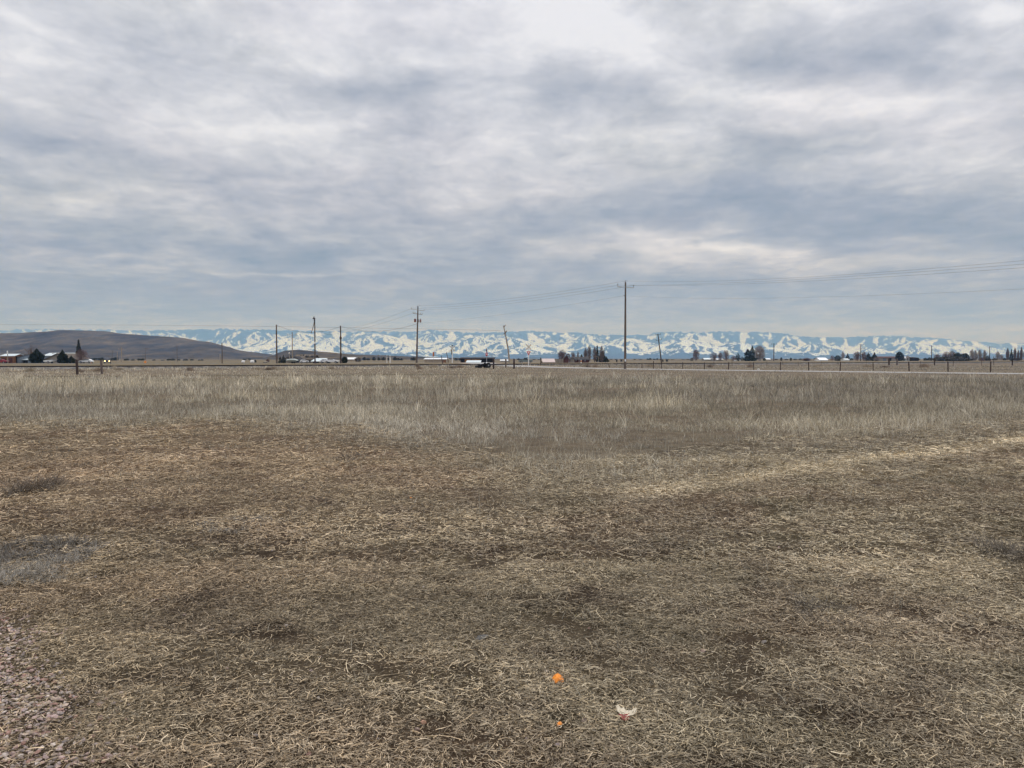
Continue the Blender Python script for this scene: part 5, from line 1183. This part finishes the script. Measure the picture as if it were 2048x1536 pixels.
# boat-shaped silver trailer
t = thing('covered_boat', base(585, 250), 'silver-grey covered boat on a trailer in front of the spruces', 'boat', rz=0); k_ = 250 / F
m_ = MB()
secs = [(-12, .25, .95, 1.2), (-9, .8, .75, 1.35), (-3, 1.0, .62, 1.5), (5, 1.0, .62, 1.48), (9, .75, .75, 1.3), (12.5, .08, 1.05, 1.15)]
V = []
for (xp_, w_, zb, zt_) in secs: x_ = xp_ * k_; V += [(x_, -w_, zt_ - .25), (x_, -w_ * .6, zb), (x_, w_ * .6, zb), (x_, w_, zt_ - .25), (x_, 0, zt_)]
m_.add(V, [(i * 5 + k, i * 5 + (k + 1) % 5, (i + 1) * 5 + (k + 1) % 5, (i + 1) * 5 + k) for i in range(5) for k in range(5)] + [(0, 1, 2, 3, 4), (29, 28, 27, 26, 25)]); m_.build('hull', M_silver, t)
m_ = MB(); m_.tube([(-13 * k_, 0, .5), (9 * k_, 0, .5)], .06, 6); m_.build('trailer_frame', M_poledark, t)
for sx in (1.5, 5.5): m_ = MB(); m_.tube([(sx * k_, -1.0, .33), (sx * k_, -.8, .33)], .33, 12); m_.build('wheel', M_tyre, t)
# tanks
for px, Y, w_, lb in [(487, 262, 6, 'first white tank from the left on the plain beyond the tracks'), (505, 262, 7.5, 'second white tank from the left, in front of the small dark bush'), (531, 262, 10, 'flat pale row of covered bales right of the white tanks')]:
    t = thing('white_tank', base(px, Y), lb, 'tank'); k_ = Y / F; r_ = .42 if px < 520 else .25; L = w_ * k_ / 2
    m_ = MB(); m_.tube([(-L, 0, r_ + .12), (-L + .12, 0, r_ + .12), (L - .12, 0, r_ + .12), (L, 0, r_ + .12)], [r_ * .6, r_, r_, r_ * .6], 12); m_.build('shell', M_white if px < 520 else M_fence, t)
    for s_ in (-.6, .6): m_ = MB(); m_.box(L * s_ - .06, L * s_ + .06, -r_ * .7, r_ * .7, -.05, .2); m_.build('leg', M_greymetal, t)
# barrel by the farm, cattle
def barrel(px, Y, yt, w_, c1_, c2_, lb):
    t = thing('traffic_barrel', base(px, Y), lb, 'barrel'); k_ = Y / F; h = P(px, yt, Y).z - t.location.z; r_ = w_ * k_ / 2
    m_ = MB(); m_.tube([(0, 0, 0), (0, 0, h * .45)], [r_ * 1.1, r_], 10); m_.build('base', c1_, t); m_ = MB(); m_.tube([(0, 0, h * .451), (0, 0, h * .80)], [r_, r_ * .9], 10); m_.build('band', c2_, t); m_ = MB(); m_.tube([(0, 0, h * .801), (0, 0, h)], [r_ * .9, r_ * .7], 10); m_.build('top', c1_, t)
barrel(1162, 262, 719.8, 2.0, M_white, M_orange, 'white and orange barrel in front of the red-brown house')
barrel(183.5, 262, 722, 2.0, M_orange, M_barnwood, 'small orange upright thing right of the parked white car')
def cow(px, Y, head, lb):
    t = thing('black_cow', base(px, Y), lb, 'cow', 'black cattle grazing on the far plain', rz=math.radians(75 if head > 0 else -80)); t.scale = (.8, .8, .72)
    m_ = MB(); m_.tube([(-1.0, 0, 1.05), (-.85, 0, 1.05), (-.3, 0, 1.0), (.5, 0, 1.05), (.85, 0, 1.1), (1.15, 0, .95), (1.45, 0, .62), (1.6, 0, .45)], [.18, .36, .40, .38, .30, .20, .15, .09], 9)
    for x in (-.75, .6):
        for y in (-.2, .2): m_.tube([(x, y, .95), (x + .05, y, .5), (x, y, 0)], [.17, .09, .06], 6)
    m_.tube([(-1.0, 0, 1.2), (-1.12, 0, .9), (-1.1, 0, .5)], [.05, .03, .05], 4); m_.build('body', M_dark, t)
for px, Y, hd_, lb in [(1233.5, 330, 1, 'black cow left of the tall pole, nearest to the farm clump'), (1242.5, 330, -1, 'black cow close to the left side of the tall pole'), (1325.5, 330, 1, 'black cow right of the dark leaning pole'), (1333.5, 330, -1, 'black cow farther right of the dark leaning pole')]: cow(px, Y, hd_, lb)
# old black tractor with loader lying in the weeds
t = thing('old_tractor', base(968, 128), 'old black tractor with a big rear tyre and white hood parked in the weeds', 'tractor', rz=math.pi + .5); t.scale = (.85, .85, .85); k_ = 128 / F
m_ = MB(); m_.prism([(-.9, .55), (.5, .45), (.9, .55), (.85, .78), (.2, .85), (-.1, 1.05), (-.7, 1.1), (-.95, .9)], -.3, .3); m_.build('body', M_dark, t, bevel=.03)
m_ = MB(); m_.prism([(.15, .86), (.75, .80), (.72, 1.0), (.15, 1.02)], -.24, .24); m_.build('hood', M_carwhite, t, bevel=.02)
for y in (-.62, .62):
    m_ = MB(); m_.tube([(-.62, y - .14, .52), (-.62, y + .14, .52)], .54, 18); wo = m_.build('rear_tyre', M_tyre, t); m_ = MB(); m_.tube([(-.62, y + (.145 if y > 0 else -.145), .52), (-.62, y + (.17 if y > 0 else -.17), .52)], .15, 12); m_.build('rim', M_greymetal, wo)
    m_ = MB(); m_.tube([(.85, y * .8 - .08, .3), (.85, y * .8 + .08, .3)], .31, 14); m_.build('front_tyre', M_tyre, t)
m_ = MB(); m_.prism([(-1.15, .95), (-.8, 1.14), (-.35, 1.14), (-.2, .95), (-.35, 1.06), (-.8, 1.06)], -.8, .8); m_.build('fender', M_carwhite, t)
m_ = MB(); m_.tube([(.2, -.4, .8), (1.1, -.4, .55), (1.5, -.4, .25)], .06, 6); m_.tube([(.2, .4, .8), (1.1, .4, .55), (1.5, .4, .25)], .06, 6); m_.prism([(1.3, .08), (1.75, .12), (1.6, .5), (1.35, .55)], -.6, .6); m_.build('loader', M_dark, t)
m_ = MB(); m_.box(-.45, -.1, -.22, .22, 1.1, 1.18); m_.tube([(.0, 0, 1.0), (-.12, 0, 1.3)], .02, 5); m_.build('seat', M_dark, t)
# small things lying about the field edge
def pebble(name, px, py, w_, hgt_, mat, lb, cat, seed=1, sx=1.0, sy=1.0):
    import bmesh
    g = G(px, py); k_ = g.y / F; r_ = w_ * k_ / 2; bm = bmesh.new(); bmesh.ops.create_icosphere(bm, subdivisions=2, radius=1)
    for v in bm.verts:
        f = 1 + .22 * float(perlin(v.co.x * 1.3 + seed, v.co.y * 1.3 + v.co.z, seed)); v.co = Vector((v.co.x * r_ * sx * f, v.co.y * r_ * sy * f, v.co.z * hgt_ * .5 * f + hgt_ * .35))
    me = bpy.data.meshes.new(name); bm.to_mesh(me); bm.free(); me.materials.append(mat); o = bpy.data.objects.new(name, me); COL.objects.link(o); o.location = (g.x, g.y, float(zground(g.x, g.y))); o.rotation_euler = (0, 0, seed * .7)
    return tag(o, lb, cat)
M_stonemauve = pmat('mauve_stone', (.26, .205, .20), .8, var=.1, scale=60); M_stonepink = pmat('pink_stone', (.46, .27, .18), .8, var=.1, scale=60)
pebble('mauve_stone', 1117, 1491, 13, .014, M_stonemauve, 'flat mauve stone straight below the small orange peel scrap', 'stone', 3, 1, 1.2)
pebble('pink_stone', 847, 1447, 13, .022, M_stonepink, 'angular salmon pink stone left of the small orange peel scrap', 'stone', 5, 1, .8)
pebble('mauve_stone', 1223, 1497, 8, .016, M_stonemauve, 'small dark mauve stone below the white and red peel', 'stone', 8, 1, .9)
pebble('grey_stone', 1053, 1478, 7, .012, M_stonemauve, 'small brownish stone left of the mauve one', 'stone', 9)
pebble('white_stone', 885, 739.5, 4, .12, M_white, 'small white stone in the weeds left of the old tractor', 'stone', 4)
pebble('orange_scrap', 822, 996, 5, .012, M_orange, 'tiny bright orange scrap in the middle of the litter', 'scrap', 11)
pebble('blue_bag', 1517, 739.5, 5, .18, M_white, 'small white and dark bag lying on the road edge', 'bag', 12)
def sheet(name, px, py, outline, mat, lb, cat, dome=.012, seed=1, thick=.0022, lift=.010, inner=None):
    """curled peel: outline in picture pixels about (px,py) laid on the ground, domed, with thickness"""
    import bmesh
    g = G(px, py); z0_ = float(zground(g.x, g.y)) + lift
    pts = [G(px + a, py + c) - g for a, c in outline]; n = len(pts)
    V = []; rings = 5; rmax = max(p.length for p in pts)
    for q in range(rings + 1):
        f = q / rings
        for p in pts:
            pp = p * f; V.append((pp.x, pp.y, dome * (1 - f ** 2.2) + .0015 * float(perlin(pp.x * 160, pp.y * 160, seed))))
    Fc = [(q * n + i, q * n + (i + 1) % n, (q + 1) * n + (i + 1) % n, (q + 1) * n + i) for q in range(rings) for i in range(n)]
    m_ = MB().add(V, Fc); o_ = len(V); m_.add([(x, y, z - thick) for x, y, z in V], [f[::-1] for f in Fc])
    m_.f += [(rings * n + i, rings * n + (i + 1) % n, o_ + rings * n + (i + 1) % n, o_ + rings * n + i) for i in range(n)]
    o = m_.build(name, mat); bm = bmesh.new(); bm.from_mesh(o.data); bmesh.ops.remove_doubles(bm, verts=bm.verts, dist=1e-6); bm.to_mesh(o.data); bm.free()
    for f in o.data.polygons: f.use_smooth = True
    o.location = (g.x, g.y, z0_); return tag(o, lb, cat)
M_peel = pmat('orange_peel', (.88, .24, .012), .55, var=.10, scale=90, color2=(1.0, .36, .04), bump=.4)
sheet('orange_peel', 1116, 1357, [(-12, -2), (-9, -6), (-3, -9), (2, -8), (6, -5), (10, -3), (12, 2), (12, 6), (9, 8), (5, 6), (2, 5), (-1, 8), (-5, 9), (-8, 5), (-11, 2)], M_peel, 'large curled bright orange peel lying on the dry litter', 'peel', dome=.022, seed=2, lift=.012)
sheet('orange_peel', 1119, 1453, [(-6, 0), (-4, -2.5), (0, -4), (4, -4), (6, -1.5), (4, 1), (1, 3), (-3, 4), (-5, 2.5)], M_peel, 'small orange peel scrap below the large one', 'peel', dome=.009, seed=3, lift=.010)
M_slate = pmat('slate_grey', (.095, .105, .115), .6, var=.08, scale=40)
sheet('slate_chip', 963, 1278, [(-13, 3), (-7, -4), (2, -6), (13, -6), (14, -5), (6, 2), (-5, 6), (-10, 5)], M_slate, 'flat blue-grey slate chip in the litter', 'stone chip', dome=.002, seed=4, thick=.005, lift=.006)
# white and red peel: a shallow curved strip, pale pith up, red skin below
t = thing('fruit_peel', G(1252, 1436), 'torn white peel with dark red skin lying on the litter', 'peel')
def bandmesh(top, bot, zt_, zb_, name, mat):
    V = []; g0 = G(1252, 1436); z_ = float(zground(g0.x, g0.y))
    for (a, c) in top: p = G(1252 + a, 1436 + c) - g0; V.append((p.x, p.y, z_ + zt_))
    for (a, c) in bot: p = G(1252 + a, 1436 + c) - g0; V.append((p.x, p.y, z_ + zb_))
    n = len(top); m_ = MB().add(V, [(i, i + 1, n + i + 1, n + i) for i in range(n - 1)]); m_.add([(x, y, z - .003) for x, y, z in V], [(i, n + i, n + i + 1, i + 1) for i in range(n - 1)])
    N2 = 2 * n; m_.f += [(i, i + 1, N2 + i + 1, N2 + i) for i in range(n - 1)] + [(n + i, N2 + n + i, N2 + n + i + 1, n + i + 1) for i in range(n - 1)] + [(0, N2, N2 + n, n), (n - 1, 2 * n - 1, N2 + 2 * n - 1, N2 + n - 1)]
    return m_.build(name, mat, t)
M_pith = pmat('peel_pith', (.62, .54, .40), .7, var=.06, scale=60); M_skin = pmat('peel_red_skin', (.22, .010, .012), .35, var=.15, scale=60)
bandmesh([(-20, -11), (-15, -14), (-10, -6), (-5, -9), (0, -2), (6, -3), (11, -2), (15, -7), (22, -6)], [(-18, -5), (-13, -1), (-14, 4), (-9, 6), (-2, 6), (4, 5), (8, 4), (14, 3), (20, -1)], .034, .026, 'pith', M_pith)
bandmesh([(-15, 3), (-9, 4), (-3, 4), (3, 3), (7, 1)], [(-10, 6), (-6, 9), (-1, 11), (4, 8.5), (7, 6)], .030, .018, 'skin', M_skin)
# low silvery shrubs at the left, dark twiggy one farther back
def mat_shrub(name, px, py, wpx, dpx, h, mat, lb, n, seed):
    g = G(px, py); a = G(px - wpx / 2, py); r = np.random.default_rng(seed); w_ = (g - a).length; dep = abs(G(px, py - dpx / 2).y - g.y)
    ang = r.uniform(0, 6.283, n); q = np.sqrt(r.uniform(0, 1, n)); x = np.cos(ang) * q * w_ + r.normal(0, .03, n); y = np.sin(ang) * q * dep
    keep = (fbm(x * 4 + seed, y * 4, seed, 3) + .55 * (1 - q) > r.uniform(-.1, .55, n)) ; x, y = x[keep], y[keep]; m2 = len(x)
    L = r.uniform(.4, 1.0, m2) * h * (1.15 - .5 * (x / w_) ** 2)
    th = r.uniform(0, 6.283, m2); ln = r.uniform(.4, 1.6, m2); s = np.linspace(0, 1, 4)[None]
    Cc = np.stack([x[:, None] + np.cos(th)[:, None] * ln[:, None] * L[:, None] * s, y[:, None] + np.sin(th)[:, None] * ln[:, None] * L[:, None] * s, L[:, None] * s * (1 - .25 * s * ln[:, None])], 2)
    z_ = zground(x + g.x, y + g.y); Cc[:, :, 2] += z_[:, None]
    wa = r.normal(0, .8, m2); wv_ = np.stack([np.cos(wa), np.sin(wa), 0 * wa], 1) * .0018 * (g.y / 6)
    c_ = np.array(mat)[None] * r.uniform(.55, 1.35, m2)[:, None]
    V, Fq, c2 = ribbons(Cc, wv_, 3, c_, .5, 1.15)
    o = mesh_np(name, V, Fq, M_blade, c2); o.location = (g.x, g.y, 0); return tag(o, lb, 'shrub')
mat_shrub('silvery_shrub', 60, 1112, 240, 62, .10, (.19, .175, .155), 'dark grey upper mat of low twiggy shrub at the left edge', 5200, 301)
mat_shrub('silvery_shrub', 40, 1148, 270, 50, .08, (.33, .31, .275), 'silvery pale lower mat of low twiggy shrub at the left edge', 5200, 302)
mat_shrub('silvery_shrub', 172, 1112, 66, 40, .07, (.30, .28, .25), 'small silvery mat of shrub right of the big ones at the left edge', 1100, 303)
mat_shrub('twiggy_shrub', 68, 983, 62, 26, .22, (.15, .125, .10), 'dark upright twiggy shrub in the brown litter at the left', 900, 304)
mat_shrub('silvery_shrub', 480, 1048, 190, 36, .035, (.29, .275, .25), 'faint silvery mat of dry weed left of the centre', 1500, 305)
mat_shrub('twiggy_shrub', 700, 918, 70, 22, .09, (.16, .14, .115), 'small dark tuft where the litter meets the standing grass', 500, 306)
mat_shrub('twiggy_shrub', 2030, 1120, 130, 60, .13, (.15, .13, .105), 'dark tangled shrub at the right edge', 2400, 307)
mat_shrub('twiggy_shrub', 1640, 1225, 170, 60, .06, (.17, .15, .125), 'low dark tangle of stems right of the centre', 1800, 308)
# weeds along the track and road verge
rq = random.Random(9)
pw = []
for i in range(18):
    px = rq.uniform(-40, 960); Y = rq.uniform(86, 104) + px * .030
    pw.append((px, Y, rq.uniform(.5, 1.0), rq.uniform(1.0, 2.2)))
for px in (835, 850, 868, 905, 920, 945, 1170, 1176, 1190, 1198, 1300, 1420, 1500, 1630, 1735, 1770, 1846): pw.append((px, (128 if px < 1000 else 140) + rq.uniform(-6, 6), rq.uniform(.5, 1.2), rq.uniform(1.2, 2.6)))
protos = []
for k in range(4):
    r = np.random.default_rng(400 + k); n = 240; root = np.stack([r.normal(0, .25, n), r.normal(0, .25, n), np.zeros(n)], 1)
    dirs = np.stack([r.normal(0, .32, n), r.normal(0, .32, n), r.uniform(.35, 1, n) ** 1.3], 1); wv_ = np.zeros((n, 3)); wv_[:, 0] = .018
    V = np.stack([root - wv_, root + wv_, root + dirs], 1).reshape(-1, 3)
    o = mesh_np('tall_weed', V, np.arange(n * 3).reshape(-1, 3), [pmat('weed_tan', (.34, .28, .20), .9, var=.2, scale=2), pmat('weed_brown', (.24, .19, .145), .9, var=.2, scale=2), pmat('weed_reddish', (.32, .25, .185), .9, var=.2, scale=2), pmat('weed_pale', (.46, .40, .31), .9, var=.2, scale=2)][k]); protos.append(o)
pw.sort()
for i, (px, Y, h, w_) in enumerate(pw):
    o = protos[i % 4]; c = o if i < 4 else o.copy()
    if c is not o: COL.objects.link(c)
    c.location = base(px, Y); c.scale = (w_ * .55, .9, h * .8); c.rotation_euler = (0, 0, rq.uniform(-.4, .4))
    tag(c, ordlab(i, len(pw), ['pale tan', 'brown', 'dull', 'whitish'][i % 4] + ' dry weed clump', 'on the verge before the tracks'), 'weed clump', 'dry weed clumps on the verge')
# ------------------------------------------------------------------ haze: the air between here and the mountains
m = bpy.data.materials.new('haze_air'); m.use_nodes = True
b = NB(m.node_tree); b.n.clear(); out = b.node('ShaderNodeOutputMaterial'); pv = b.node('ShaderNodeVolumePrincipled')
pv.inputs['Color'].default_value = (.23, .49, 1.0, 1); pv.inputs['Absorption Color'].default_value = (1, 1, 1, 1)
pv.inputs['Density'].default_value = 1.15e-4; pv.inputs['Anisotropy'].default_value = .2
b.link(pv.outputs[0], out.inputs['Volume'])
x0, x1, y0, y1, z0, z1 = -26500, 26500, -900, 25500, -5, 840
V = [(x, y, z) for z in (z0, z1) for y in (y0, y1) for x in (x0, x1)]
o = mesh_np('haze', np.array(V), np.array([(0, 2, 3, 1), (4, 5, 7, 6), (0, 1, 5, 4), (2, 6, 7, 3), (0, 4, 6, 2), (1, 3, 7, 5)]), m); tag(o, kind='stuff')
